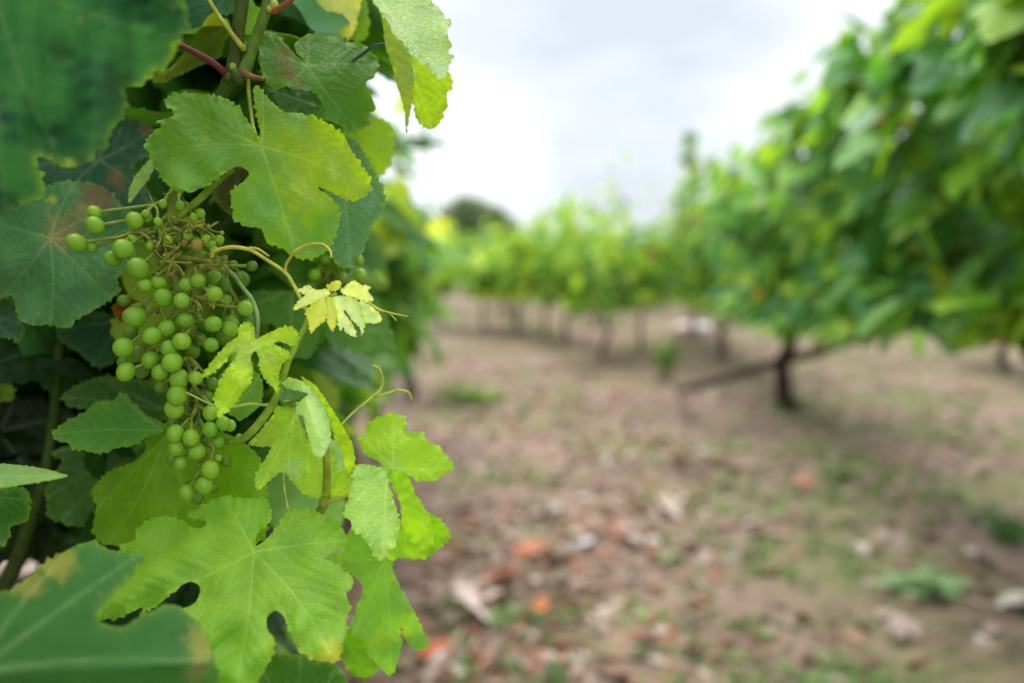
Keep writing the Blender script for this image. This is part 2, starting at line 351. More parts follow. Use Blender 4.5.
def build_vine(label, cat, base, ang, hl=.7, hw=.33, z0=.7, z1=1.9, nsh=16, per=22, pros=MD, seed=1, tr=.035, zc=.85, lsz=.125, group=None, weights=(.24, .24, .28, .18, .055, .005), keep=None, spikes=.12, name='grapevine', zcap=9, gain=1, trunkpath=None, tc_=BARKC):
    r = np.random.default_rng(seed); ca, sa = math.cos(ang), math.sin(ang); base = np.array(base, float)
    root = thing(name, label, cat, base, group)
    W = lambda u, v, z: base+np.array((u*ca-v*sa, u*sa+v*ca, z))
    t = Acc()
    if trunkpath is None:
        pts = [W(r.normal(0, .02), r.normal(0, .02), z) for z in np.linspace(-.06, zc, 8)]
    else: pts = trunkpath
    tube(t, pts, np.linspace(tr*1.35, tr*.8, len(pts)), tc_, 4, 9, .16, r)
    t.make('trunk', M_BARK, root)
    arm = Acc()
    for sg in (-1, 1):
        q = [pts[-1]]+[W(sg*hl*.85*k/4, r.normal(0, .03), zc+.05*math.sin(k)+r.normal(0, .015)) for k in range(1, 5)]
        tube(arm, q, np.linspace(tr*.75, tr*.3, 5), tc_, 3, 7, .15, r)
    arm.make('cordon', M_BARK, root)
    f = Acc(); c = Acc()
    for s in range(nsh):
        u = r.uniform(-1, 1)*hl*.9; out_ = r.choice((-1, 1))
        kind = r.uniform()
        if kind < .68:  Ln = (z1-zc)*r.uniform(.65, 1.08)*(1.2 if r.uniform() < spikes else 1); d0 = (r.normal(0, .25), out_*r.uniform(.0, .55), 1); lean = (r.normal(0, .5), out_*1.1*hw/.33, -.55)
        else:           Ln = r.uniform(.45, .8)*max(.5, (zc-z0)*2); d0 = (r.normal(0, .5), out_*1.0, .35); lean = (r.normal(0, .3), out_*.3, -2.6)
        lean = (lean[0]*ca-lean[1]*sa, lean[0]*sa+lean[1]*ca, lean[2]); d0 = (d0[0]*ca-d0[1]*sa, d0[0]*sa+d0[1]*ca, d0[2])
        pth = shoot_path(r, W(u, r.normal(0, .05), zc+.02), Ln, d0, lean)
        tube(c, pth[:5], np.linspace(.0055, .003, 5), lin((128, 128, 62)), 1, 5)
        D = cat_open(pth, 6)
        for k in range(per):
            t_ = (k+r.uniform())/per; p = D[min(len(D)-1, int(t_*len(D)))]
            a = r.uniform(0, 6.28); hz = np.array((math.cos(a), math.sin(a), r.uniform(-.3, .5)))
            pp = p+hz*r.uniform(.03, .12)
            rel = pp-base; v_ = -rel[0]*sa+rel[1]*ca; u_ = rel[0]*ca+rel[1]*sa
            if abs(v_) > hw*1.35: pp = pp-np.array((-sa, ca, 0))*(abs(v_)-hw*1.2)*np.sign(v_)
            if pp[2] < z0-.1: pp[2] = z0+r.uniform(-.1, .2)
            if keep is not None and not keep(pp): continue
            if pp[2] > zcap+r.normal(0, .05): continue
            side = np.array((-sa, ca, 0))*np.sign(v_ if abs(v_) > .03 else r.normal())
            nrm = side*r.uniform(.1, 1.1)+np.array((0, 0, r.uniform(.35, 1.2)))+r.normal(0, .35, 3)
            tip = hz*.8+np.array((0, 0, -.9))+side*.3
            wt = np.array(weights, float)
            if t_ > .8: wt = wt*np.array((.3, .4, 1, 2, 5, .5))
            sz = lsz*r.uniform(.7, 1.2)*(1-.45*max(0, t_-.75)/.25)
            add_leaf(f, pros[r.integers(len(pros))], pp, nrm, tip, sz, leafcol(r, wt/wt.sum())*gain)
    c.make('cane', M_STEM, root)
    f.make('foliage', M_FOL, root)
    return root
def copy_thing(root, loc, rz, label=None, sc_=1.0):
    r_ = root.copy(); sc.collection.objects.link(r_); r_.location = loc; r_.rotation_euler = (0, 0, rz); r_.scale = (sc_,)*3
    if label: r_['label'] = label
    for ch in list(root.children):
        c = ch.copy(); sc.collection.objects.link(c); c.parent = r_
    return r_
# ------------------------------------------------------------------ ground
def gh(x, y):
    z = .018*np.sin(x*2.1+.7*np.sin(y*1.3))+.015*np.sin(y*1.7+x*.8+1)+.010*np.sin(x*5.3+y*3.1)+.008*np.sin(y*7.1-x*4.4)
    z = z+.07*np.exp(-(((x-.95)/.7)**2+((y-4.2)/.35)**2))+.05*np.exp(-(((x-.5)/.35)**2+((y-5.6)/.3)**2))+.09*np.exp(-((x-(1.3+.123*y))/.35)**2)*(y < 40)
    return z*np.exp(-np.maximum(0, y-30)/20)
def axis(fine0, fine1, st, far):
    a = list(np.arange(fine0, fine1, st)); d = st
    lo, hi = fine0, fine1
    while hi < far: d *= 1.35; hi += d; a.append(hi)
    d = st
    while lo > -far: d *= 1.35; lo -= d; a.append(lo)
    return np.array(sorted(a))
gx, gy = axis(-3, 7, .05, 900), axis(-.5, 14, .05, 900)
X, Y = np.meshgrid(gx, gy); Z = gh(X, Y)
rg = np.random.default_rng(5); Z = Z+rg.normal(0, .004, Z.shape)*(np.abs(Y) < 15)
nx, ny = len(gx), len(gy); idx = np.arange(nx*ny).reshape(ny, nx)
F = np.stack([idx[:-1, :-1], idx[:-1, 1:], idx[1:, 1:], idx[1:, :-1]], -1).reshape(-1, 4)
def ground_mat():
    m, n, l = mat('soil'); o = n.new('ShaderNodeOutputMaterial'); tx = n.new('ShaderNodeTexCoord')
    def noise(s, d=6): 
        z = n.new('ShaderNodeTexNoise'); z.inputs['Scale'].default_value = s; z.inputs['Detail'].default_value = d; l.new(tx.outputs['Object'], z.inputs[0]); return z.outputs[0]
    def ramp(f, p0, c0, p1, c1):
        r = n.new('ShaderNodeValToRGB'); r.color_ramp.elements[0].position = p0; r.color_ramp.elements[0].color = (*c0, 1); r.color_ramp.elements[1].position = p1; r.color_ramp.elements[1].color = (*c1, 1); l.new(f, r.inputs[0]); return r.outputs[0]
    def mixc(f, a, b):
        x = n.new('ShaderNodeMix'); x.data_type = 'RGBA'
        l.new(f, x.inputs[0]); l.new(a, x.inputs[6]); l.new(b, x.inputs[7]); return x.outputs[2]
    a = ramp(noise(9, 8), .33, tuple(lin((86, 75, 66))), .66, tuple(lin((156, 133, 119))))
    b = ramp(noise(1.6, 4), .3, tuple(lin((114, 96, 87))), .7, tuple(lin((156, 135, 121))))
    c = mixc(ramp(noise(.8, 3), .4, (.2,)*3, .6, (.8,)*3), a, b)
    g = ramp(noise(24, 5), .4, tuple(lin((84, 108, 56))), .65, tuple(lin((140, 142, 92))))
    c = mixc(ramp(noise(1.15, 6), .47, (0, 0, 0), .62, (.6,)*3), c, g)
    pb = n.new('ShaderNodeBsdfPrincipled'); l.new(c, pb.inputs['Base Color']); pb.inputs['Roughness'].default_value = .95; pb.inputs['Specular IOR Level'].default_value = .15
    bp = n.new('ShaderNodeBump'); bp.inputs['Strength'].default_value = .7; bp.inputs['Distance'].default_value = .02; l.new(noise(38, 6), bp.inputs['Height']); l.new(bp.outputs[0], pb.inputs['Normal'])
    l.new(pb.outputs[0], o.inputs[0]); return m
mk('ground', np.c_[X.ravel(), Y.ravel(), Z.ravel()], F, ground_mat(), origin=(0, 0, 0), kind='structure')
# ------------------------------------------------------------------ litter, weeds
rL = np.random.default_rng(11)
def dryleaf(acc, x, y, s, col, r, lift=.004, pros=None):
    V, F_, v = (pros or LO)[r.integers(len(pros or LO))]
    V = V.copy(); rr = V[:, 0]**2+(V[:, 1]-.3)**2; V[:, 2] = V[:, 2]*.4+rr*r.uniform(.1, .9 if pros is None else .35)*np.where(r.uniform() < .6, 1, -1)
    M = frame((r.normal(0, .3), r.normal(0, .3), 1), (r.normal(), r.normal(), 0)); V = V*s@M.T
    V[:, 2] -= V[:, 2].min(); acc.add(V+np.array((x, y, float(gh(x, y))+lift-.006)), F_, col, v)
DRYC = [lin(c) for c in ((170, 114, 86), (186, 120, 84), (204, 182, 168), (200, 178, 164), (150, 116, 96), (118, 88, 72), (222, 208, 198), (192, 150, 128))]
def lpix(x, y): 
    d = (P(x, y, 1)-C0); t = -H/d[2]; q = C0+t*d; return q[0], q[1]
lit = Acc()
for i in range(15000):
    y = 1.35+(12.5)*rL.uniform()**1.5; x = rL.uniform(-.95*1, .85)*y*.72+.05
    px = 512+x/y*FP
    band = math.exp(-((px-540)/170)**2)*1.0+.22+.3*(rL.uniform() < .2)
    if rL.uniform() > band: continue
    nzv = math.sin(x*3.1+y*1.1)+math.sin(y*2.3-x*1.7+1); 
    if nzv < -.5 and rL.uniform() < .65: continue
    col = DRYC[rL.choice(8, p=(.15, .06, .12, .16, .2, .14, .04, .13))] if px < 700 else DRYC[rL.choice(8, p=(.05, .02, .13, .15, .28, .2, .05, .12))]
    dryleaf(lit, x, y, rL.uniform(.022, .06), col*rL.uniform(.6, .95), rL)
for i in range(1500):                      # straw and bits of cane
    y = 1.35+10*rL.uniform()**1.5; x = rL.uniform(-.7, .72)*y; a = rL.uniform(0, 3.14); ln = rL.uniform(.03, .16)
    z = float(gh(x, y))+.008; d = np.array((math.cos(a), math.sin(a), rL.normal(0, .08)))*ln/2
    c_ = np.array((x, y, z)); tube(lit, [c_-d, c_+d*.1+np.array((0, 0, .004)), c_+d], rL.uniform(.001, .0028), lin((176, 156, 132))*rL.uniform(.5, 1.1), 1, 4)
for i in range(1600):                      # clods and pebbles
    y = 1.35+9*rL.uniform()**1.4; x = rL.uniform(-.7, .72)*y; s = rL.uniform(.006, .026)
    V = IV*np.array((s, s*rL.uniform(.6, 1), s*rL.uniform(.35, .7)))*(1+rL.normal(0, .12, (len(IV), 1))); lit.add(V+np.array((x, y, float(gh(x, y))+s*.15)), IF, lin((150, 124, 106))*rL.uniform(.5, 1.3))
lit.make('leaf_litter', M_DRY, kind='stuff', label='dry leaves, straw and clods strewn over the bare soil')
wd_ = Acc()
def weed(acc, x, y, s, r, col, n=9):
    z = float(gh(x, y))
    for k in range(n):
        a = r.uniform(0, 6.28); el = r.uniform(.2, 1.2); d = np.array((math.cos(a)*math.cos(el), math.sin(a)*math.cos(el), math.sin(el)))
        b = np.array((x, y, z))+r.normal(0, s*.25, 3)*np.array((1, 1, 0)); Ln = s*r.uniform(.5, 1.1); wv = np.cross(d, (0, 0, 1)); wv /= np.linalg.norm(wv)+1e-6; wv *= Ln*r.uniform(.12, .28)
        V = [b, b+d*Ln*.4+wv, b+d*Ln*.45+np.array((0, 0, -.0)), b+d*Ln*.4-wv, b+d*Ln+np.array((0, 0, -Ln*.2))]
        acc.add(V, [(0, 1, 2), (0, 2, 3), (1, 4, 2), (2, 4, 3)], col*r.uniform(.75, 1.25))
for i in range(14000):
    y = 1.4+(15)*rL.uniform()**1.6; x = rL.uniform(-.95, .9)*y*.75; px = 512+x/y*FP
    pr = .16+.5*max(0, min(1, (px-640)/250))+.25*math.exp(-((px-470)/60)**2)
    cl = math.sin(x*2.3+1.3*math.sin(y*1.1))+math.sin(y*2.9+x*1.2+2)+.5*math.sin(x*6+y*5)
    if rL.uniform() > pr or cl < -.45: continue
    weed(wd_, x, y, rL.uniform(.02, .06)*(1 if rL.uniform() < .9 else 1.8), rL, lin((104, 136, 84)) if rL.uniform() < .6 else lin((140, 165, 110)), 8)
wd_.make('weeds', M_WEED, kind='stuff', label='low green weeds growing in patches on the soil')
def one_dry(px, py, s, rgb, label, cat='leaf', seed=0, kind='fallen_leaf', pile=1):
    r = np.random.default_rng(seed+100); x, y = lpix(px, py); a = Acc()
    dryleaf(a, x, y, s, lin(rgb), r, .012, MD)
    o = a.make(kind, M_DRY, label=label, category=cat)
    return o
one_dry(436, 652, .10, (190, 104, 70), 'bright orange fallen leaf beside the twig below the hanging leaves', seed=1)
one_dry(520, 556, .11, (184, 118, 84), 'orange brown fallen leaf at the top of the brown leaf heap', seed=2)
one_dry(508, 580, .11, (196, 112, 66), 'rusty curled fallen leaf in the middle of the brown leaf heap', seed=3)
one_dry(548, 610, .10, (190, 116, 62), 'ochre brown fallen leaf at the lower right of the leaf heap', seed=4)
one_dry(465, 595, .13, (214, 190, 182), 'pinkish pale fallen leaf left of the brown leaf heap', seed=5)
one_dry(475, 618, .12, (222, 204, 196), 'whitish fallen leaf below the pinkish one by the leaf heap', seed=6)
one_dry(664, 524, .11, (214, 196, 182), 'cream fallen leaf lying alone at the centre of the bare path', seed=7)
one_dry(582, 546, .08, (206, 204, 206), 'small bluish white fallen leaf right of the brown leaf heap', seed=8)
one_dry(1003, 632, .10, (196, 188, 180), 'large white fallen leaf among weeds at the right edge', seed=9)
one_dry(907, 645, .085, (180, 160, 150), 'dull pinkish fallen leaf below the pale broad weed', seed=10)
one_dry(800, 500, .08, (190, 130, 106), 'small salmon coloured fallen leaf on the soil in front of the bare trunk', seed=12)
one_dry(575, 472, .12, (206, 140, 116), 'reddish brown fallen leaf on the far side of the pale bare patch', seed=13)
one_dry(22, 572, .2, (150, 132, 124), 'wide pinkish fallen leaf under the vine at the left edge', seed=14)
def one_weed(px, py, s, rgb, label, seed, n=16):
    r = np.random.default_rng(seed); x, y = lpix(px, py); a = Acc(); 
    for k in range(3): weed(a, x+r.normal(0, s*.3), y+r.normal(0, s*.3), s, r, lin(rgb), n)
    a.make('weed_plant', M_WEED, label=label, category='weed')
one_weed(928, 612, .12, (158, 190, 152), 'pale green broad weed on the soil at lower right', 1)
one_weed(840, 500, .10, (134, 154, 104), 'yellow green weed tuft on bare soil right of centre', 2)
one_weed(462, 398, .26, (150, 176, 112), 'light green weed clump beside the left row of vines', 3)
one_weed(1010, 560, .13, (84, 124, 70), 'dark green weed clump at the right edge', 4)
one_weed(786, 418, .16, (120, 160, 70), 'small green sprout at the foot of the bare dark trunk', 5)
q = lpix(665, 383); yv = thing('young_vine', 'low young vine with a small green tuft on a short stem before the right row', 'young vine', (q[0], q[1], 0))
a = Acc(); tube(a, [(q[0], q[1], -.02), (q[0]+.01, q[1], .1), (q[0], q[1], .22)], [.022, .02, .014], lin((70, 56, 50)), 4, 7, .1, rL); a.make('trunk', M_BARK, yv)
a = Acc()
for k in range(60):
    d_ = rL.normal(0, 1, 3); d_ /= np.linalg.norm(d_); add_leaf(a, LO[k % 5], np.array((q[0], q[1], .29))+d_*np.array((.1, .1, .12)), d_+np.array((0, 0, .8)), d_-np.array((0, 0, .6)), rL.uniform(.06, .1), lin((118, 156, 80))*rL.uniform(.8, 1.2))
a.make('foliage', M_FOL, yv)
tw = Acc(); a_, b_ = lpix(462, 640), lpix(425, 700)
tube(tw, [(a_[0], a_[1], .03), ((a_[0]+b_[0])/2, (a_[1]+b_[1])/2, .035), (b_[0], b_[1], .03)], .008, lin((176, 150, 134)), 4, 7, .1, rL)
tw.make('twig', M_DRY, label='straight grey brown twig lying below the hanging leaves', category='twig')
st = Acc(); q = lpix(690, 332)
for dx, c in ((-.12, (236, 214, 222)), (.14, (236, 236, 240)), (.02, (214, 180, 176))):
    V = IV3*np.array((.16, .12, .1))*(1+rL.normal(0, .07, (len(IV3), 1))); st.add(V+np.array((q[0]+dx*1.3, q[1]-abs(dx), .07)), IF3, lin(c))
st.make('pale_stone', M_STONE, label='whitish pink stone heap on the ground among the far vines', category='stones')
# ------------------------------------------------------------------ vines of the right row
RA = math.atan2(1, .123)
rx = lambda y: 1.3+.123*y
build_vine('large dense grapevine filling the right side with leaves down to knee height', 'grapevine', (rx(2.25)+.02, 2.25, 0), RA, 1.75, .38, .98, 2.65, 96, 27, MD, 101, .04, .95, .155, 'vines of the right row', (.06, .40, .32, .18, .038, .002), zcap=1.9, spikes=.1, gain=1.25)
q = lpix(785, 420)
build_vine('leafy grapevine on a bare dark trunk with a slanting old arm, right of the alley', 'grapevine', (q[0], q[1], 0), RA, 1.9, .38, .84, 2.4, 96, 25, MD, 102, .05, .80, .135, 'vines of the right row', (.05, .32, .34, .23, .055, .005), zcap=2.0, gain=1.2, tc_=lin((58, 44, 40)))
v2 = bpy.data.objects['grapevine.001'] if 'grapevine.001' in bpy.data.objects else None
ar = Acc(); q1 = lpix(690, 395); z_ = q[1]
tube(ar, [(q1[0]-.1, q1[1], .02), P(690, 388, 5.7), P(730, 377, 5.65), P(765, 366, 5.6), P(800, 357, 5.5), P(845, 343, 5.3), P(880, 325, 5.2)], [.02, .026, .028, .032, .034, .033, .02], lin((64, 46, 40)), 4, 8, .15, rL)
ar.make('old_arm', M_BARK, v2)
build_vine('grapevine with tall upright shoots just behind the bare dark trunk vine', 'grapevine', (rx(9.2), 9.2, 0), RA, 1.6, .38, .68, 2.35, 64, 20, MD, 103, .04, .7, .13, 'vines of the right row', (.08, .18, .34, .31, .085, .005), spikes=.4)
sp_ = Acc(); pp_ = [P(690+dx, y, 9.0) for dx, y in ((2, 230), (-2, 200), (2, 170), (-2, 148), (0, 130))]
tube(sp_, pp_, [.008, .007, .006, .005, .003], lin((120, 130, 60)), 3, 6)
for k in range(46):
    t = k/45; c_ = cat_open(pp_, 12)[int(t*47)]; d_ = rL.normal(0, 1, 3); add_leaf(sp_, LO[k % 5], c_+d_*.09*(1-.6*t), d_+np.array((0, 0, .8)), d_-np.array((0, 0, .6)), .15*(1-.4*t), leafcol(rL))
sp_.make('shoot', M_FOL, bpy.data.objects['grapevine.002'])
build_vine('distant grapevine at the far end of the right row', 'grapevine', (rx(12.4), 12.4, 0), RA, 1.5, .4, .6, 2.3, 50, 17, LO, 104, .04, .7, .14, 'vines of the right row')
# second row behind it, glimpsed under and through the first
for i, (y, lb) in enumerate(((5.0, 'grapevine glimpsed under the dense right vine at the right edge'), (8.6, 'grapevine glimpsed behind the trunk of the slanting arm vine'))):
    build_vine(lb, 'grapevine', (4.3+.123*y, y, 0), RA, 1.7, .36, .7, 1.9, 40, 16, LO, 110+i, .04, .7, .15, 'vines of the second row on the right')
# ------------------------------------------------------------------ vines of the left row beyond the near vine
LW = (.12, .28, .30, .22, .075, .005)
build_vine('grapevine directly behind the grape bunch vine in the left row', 'grapevine', (-.72, 2.0, 0), R(90), .62, .36, .62, 1.78, 42, 24, MD, 121, .032, .8, .125, 'vines of the left row', LW, gain=np.array((1.2, 1.15, 1.1)))
build_vine('third grapevine of the left row, its leaves behind the pale shoot tip', 'grapevine', (-.68, 3.3, 0), R(90), .66, .38, .6, 1.5, 38, 22, MD, 122, .03, .78, .125, 'vines of the left row', LW, gain=np.array((1.2, 1.15, 1.1)), spikes=0)
build_vine('fourth grapevine of the left row with a gap of sky at its top', 'grapevine', (-.80, 4.7, 0), R(90), .66, .34, .62, 1.34, 24, 18, MD, 123, .03, .78, .125, 'vines of the left row', LW, gain=np.array((1.2, 1.15, 1.1)), spikes=0)
q = lpix(423, 392)
build_vine('last grapevine of the left row with its trunk showing beside the path', 'grapevine', (q[0]-.12, q[1]-.1, 0), R(90), .5, .3, .66, 1.3, 20, 16, MD, 124, .045, .75, .125, 'vines of the left row', LW, gain=np.array((1.2, 1.15, 1.1)), spikes=0)
# ------------------------------------------------------------------ block of vines at the end of the alley
FW_ = (.10, .12, .30, .32, .155, .005)
front = [((605, 360), 'grapevine on the nearest single trunk at the end of the alley', 1.9, 1.0), ((566, 344), 'grapevine just left of and behind the nearest single trunk of the far block', 1.9, .95),
         ((545, 337), 'grapevine on the thin trunk in the middle of the far block', 1.9, 1.0), ((519, 333), 'yellowish grapevine left of centre in the far block', 1.95, .9),
         ((484, 330), 'bright yellow green grapevine at the left end of the far block', 1.85, 1.0), ((640, 348), 'grapevine between the far block and the right row', 1.9, .9)]
for i, ((px, py), lb, z1, dn) in enumerate(front):
    q = lpix(px, py)
    build_vine(lb, 'grapevine', (q[0], q[1], 0), R(60),   .56, .45, .55, z1+(.45, .1, .5, .1, -.25, .2)[i], 34, 17, LO, 140+i, .027, .68, .14, 'vines at the end of the alley', (.06, .08, .24, .32, .275, .005) if i in (3, 4) else FW_, spikes=.35, gain=np.array((1.2, 1.17, 1.3)))
far_l = 'blurred grapevine deep in the far block, one of a mass behind the front trunks'
protos = []
for i in range(3):
    protos.append(build_vine(far_l, 'grapevine', (0, 0, 0), 0, .7, .5, .6, (2.5, 2.1, 2.75)[i], 30, 15, LO, 160+i, .027, .7, .15, 'vines deep in the far block', FW_, gain=np.array((1.2, 1.2, 1.4))))
k = 0
rf = np.random.default_rng(3)
for y in (16.5, 18.8, 21.5, 24.5):
    for pxx in range(430, 720, int(1500/y)):
        x = (pxx-512)/FP*y+rf.normal(0, .15); yy = y+rf.normal(0, .3)
        if k < 3: protos[k].location = (x, yy, 0); protos[k].rotation_euler = (0, 0, rf.uniform(0, 6))
        else: copy_thing(protos[k % 3], (x, yy, 0), rf.uniform(0, 6), None, rf.uniform(.92, 1.08))
        k += 1
# ------------------------------------------------------------------ round tree beyond the vines
def tree(label, px, top, d, wdt, seed):
    r = np.random.default_rng(seed); x = (px-512)/FP*d; zt = H+(270-top)/FP*d; base = np.array((x, d, 0)); rt = thing('tree', label, 'tree', base)
    t = Acc(); tube(t, [base+(0, 0, -.1), base+(.05, 0, zt*.3), base+(.0, 0, zt*.7)], [.22, .17, .08], BARKC, 4, 8, .1, r)
    for k in range(6):
        a = k*1.05; tube(t, [base+(0, 0, zt*(.35+.04*k)), base+(math.cos(a)*wdt*.2, math.sin(a)*wdt*.2, zt*(.5+.04*k)), base+(math.cos(a)*wdt*.35, math.sin(a)*wdt*.35, zt*(.62+.04*k))], [.08, .05, .02], BARKC, 3, 6)
    t.make('trunk', M_BARK, rt)
    f = Acc(); cen = [base+np.array((r.normal(0, wdt*.22), r.normal(0, wdt*.22), zt*r.uniform(.42, .82))) for _ in range(16)]
    for i in range(3400):
        c = cen[r.integers(16)]; v = r.normal(0, 1, 3); v /= np.linalg.norm(v); p = c+v*wdt*.2*r.uniform(.6, 1)**.5
        add_leaf(f, LO[r.integers(5)], p, v+np.array((0, 0, .6)), r.normal(0, 1, 3), r.uniform(.16, .3), lin((128, 156, 116))*r.uniform(.7, 1.25))
    f.make('crown', M_FOL, rt)
tree('round dark green tree standing beyond the vines left of centre', 477, 188, 38, 3.6, 5)
# ------------------------------------------------------------------ the near vine with the grape bunch
NB = np.array((-.62, 1.02, 0))
near = thing('grapevine', 'near grapevine in focus bearing a green grape bunch and a pale shoot tip', 'grapevine', NB)
CL = {k: lin(v) for k, v in dict(mid=(104, 156, 62), bright=(140, 186, 66), dark=(58, 104, 48), blue=(58, 112, 84), teal=(44, 92, 72), pale=(168, 204, 142),
      yg=(156, 196, 56), young=(178, 218, 58), tip=(214, 236, 152), tipp=(198, 228, 162), olive=(104, 120, 50), yellow=(222, 216, 80), brown=(140, 106, 66), tan=(172, 150, 90)).items()}
leaf_no = [0]
def blade(acc, outline, J, tips, d, gx=0, gy=0, col='mid', amp=2.2, per=8.5, sp=3.0, cup=0, rip=.004, patches=(), edge=None, vsp=13, seed=None, wd=1.0, fold=None, puck=.00045, jy=1, margin=2.5, sec=True, wl=60):
    leaf_no[0] += 1; seed = seed or leaf_no[0]
    V, F, v, dm, ed = leaf2d(outline, J, tips, sp, amp, per, seed, wd, vsp, sec)
    c = V.mean(0) if J is None else np.asarray(J, float); u = (V-c)/100
    rad = np.hypot(u[:, 0], u[:, 1])
    dep = d+gx*u[:, 0]+gy*u[:, 1]+cup*rad**2+rip*wav(V, seed, wl)*(.3+rad)+.07*rip*wav(V, seed+50, 26)*(.4+rad)
    dep = dep+puck*np.exp(-(dm/3.5)**2)-puck*.8*np.clip(dm/9, 0, 1)      # veins pressed in, tissue raised between them
    dep = dep+.004*np.exp(-(ed/3.0))*wav(V, seed+70, 14)
    if fold is not None:
        (ax, ay), (bx, by), k = fold; n_ = np.array((-(by-ay), bx-ax), float); n_ /= np.linalg.norm(n_)
        s = (V-np.array((ax, ay)))@n_/100; dep = dep+k*np.abs(s)
    W = PA(V, dep)
    cc = np.tile(CL[col] if isinstance(col, str) else np.asarray(col), (len(V), 1))
    cc = cc*1.27*np.array((1.03, .98, (.74 if cc[0, 2] < cc[0, 0]*1.05 else .88) if cc[0, 2] < .25 else .95))
    cc = cc*(1+.10*wav(V, seed+3, 40)[:, None]*np.array((1.2, .8, .6)))
    def to(c2, k): 
        nonlocal cc
        cc = cc*(1-k[:, None])+np.asarray(CL[c2] if isinstance(c2, str) else c2)*k[:, None]
    to('yg' if edge is None else edge, .45*np.exp(-(ed/margin)))
    rs = np.random.default_rng(seed)
    for (px, py, r_, pc, st) in patches:
        dd = np.hypot(V[:, 0]-px, V[:, 1]-py)+r_*.45*wav(V, seed+int(px), r_*1.1)+r_*.22*wav(V, seed+int(py), r_*.35)-.25*r_*v
        to(pc, st*np.clip(1.9*(1.1-dd/r_), 0, 1))
    for _ in range(3):                        # small blemishes
        i = rs.integers(len(V)); to('tan', .35*np.exp(-((V[:, 0]-V[i, 0])**2+(V[:, 1]-V[i, 1])**2)/rs.uniform(1, 5)))
    acc.add(W, F[:, ::-1] if False else F, cc, v); return W
def leaf(blades, label=None):
    a = Acc(); J = None
    for b in blades: blade(a, **b)
    V = np.concatenate(a.V); F = np.array(a.F)                       # upper side towards the viewer
    n = np.cross(V[F[:, 1]]-V[F[:, 0]], V[F[:, 2]]-V[F[:, 0]]).sum(0)
    if n @ (C0-V.mean(0)) < 0: a.F = F[:, ::-1].tolist()
    o = a.make('leaf', M_LEAF, near)
    if label: o['label'] = label
    return o
B = dict
# top left, out of focus
leaf([B(outline=[(120,-90),(181,-50),(186,0),(188,25),(180,40),(170,62),(150,77),(143,85),(125,88),(127,100),(122,118),(112,130),(107,145),(97,148),(95,158),(78,165),(68,168),(55,163),(42,157),(36,158),(44,180),(42,192),(36,200),(20,205),(5,215),(-15,222),(-60,200),(-120,100),(-110,-80),(0,-120)],
    J=(-8,-30), tips=[(62,163),(182,38),(5,215),(-100,80),(140,-70)], d=.315, gx=.012, gy=.03, col=lin((44,94,86)), amp=3.2, per=14, sp=4.5, vsp=26, wd=2.6, rip=.011, puck=.0002, margin=4, sec=False, wl=120,
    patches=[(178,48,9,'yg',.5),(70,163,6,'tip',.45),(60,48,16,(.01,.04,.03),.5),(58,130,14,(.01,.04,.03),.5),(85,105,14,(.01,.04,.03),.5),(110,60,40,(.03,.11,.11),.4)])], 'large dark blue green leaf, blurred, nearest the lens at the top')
# left, behind the grapes, with brown patches
leaf([B(outline=[(-40,190),(0,208),(30,196),(44,188),(59,182),(76,181),(97,184),(111,192),(121,204),(132,215),(140,235),(135,255),(126,267),(117,280),(121,290),(111,299),(98,308),(79,318),(67,328),(50,325),(29,325),(18,316),(12,296),(0,299),(-25,290),(-45,240)],
    J=(50,238), tips=[(112,299),(50,324),(2,296),(-30,215),(76,181),(121,206),(138,248)], d=.505, gx=-.01, gy=-.035, col=lin((80,136,92)), amp=2.2, per=9, cup=.02, rip=.008,
    patches=[(98,196,20,(.24,.15,.08),.85),(62,232,20,(.33,.27,.11),.75),(82,212,12,'tan',.6),(52,200,5,'yellow',.6)])], 'blue green leaf with brown scorched patches behind the bunch')
leaf([B(outline=[(-20,298),(6,298),(14,304),(20,318),(25,326),(22,338),(18,343),(8,338),(-25,335)], J=(-20,310), tips=[(18,340),(22,324)], d=.515, gy=-.02, col='teal')])
leaf([B(outline=[(30,165),(60,130),(110,115),(150,125),(155,150),(134,165),(148,190),(155,201),(148,207),(120,217),(60,205)], J=(100,160), tips=[(150,203),(60,200),(40,165),(105,117),(150,130)], d=.56, gy=-.03, col='teal',
    patches=[(115,178,9,'brown',.8),(145,130,7,'brown',.8),(122,188,5,'brown',.7)])], 'dark leaf with brown blotches')
leaf([B(outline=[(154,155),(147,162),(135,176),(129,190),(128.5,203),(133,199),(140,190),(148,180),(153,170)], J=(154,156), tips=[(129,202)], d=.50, gx=.05, col='pale', amp=.8, per=7, sp=2.2, vsp=7)])
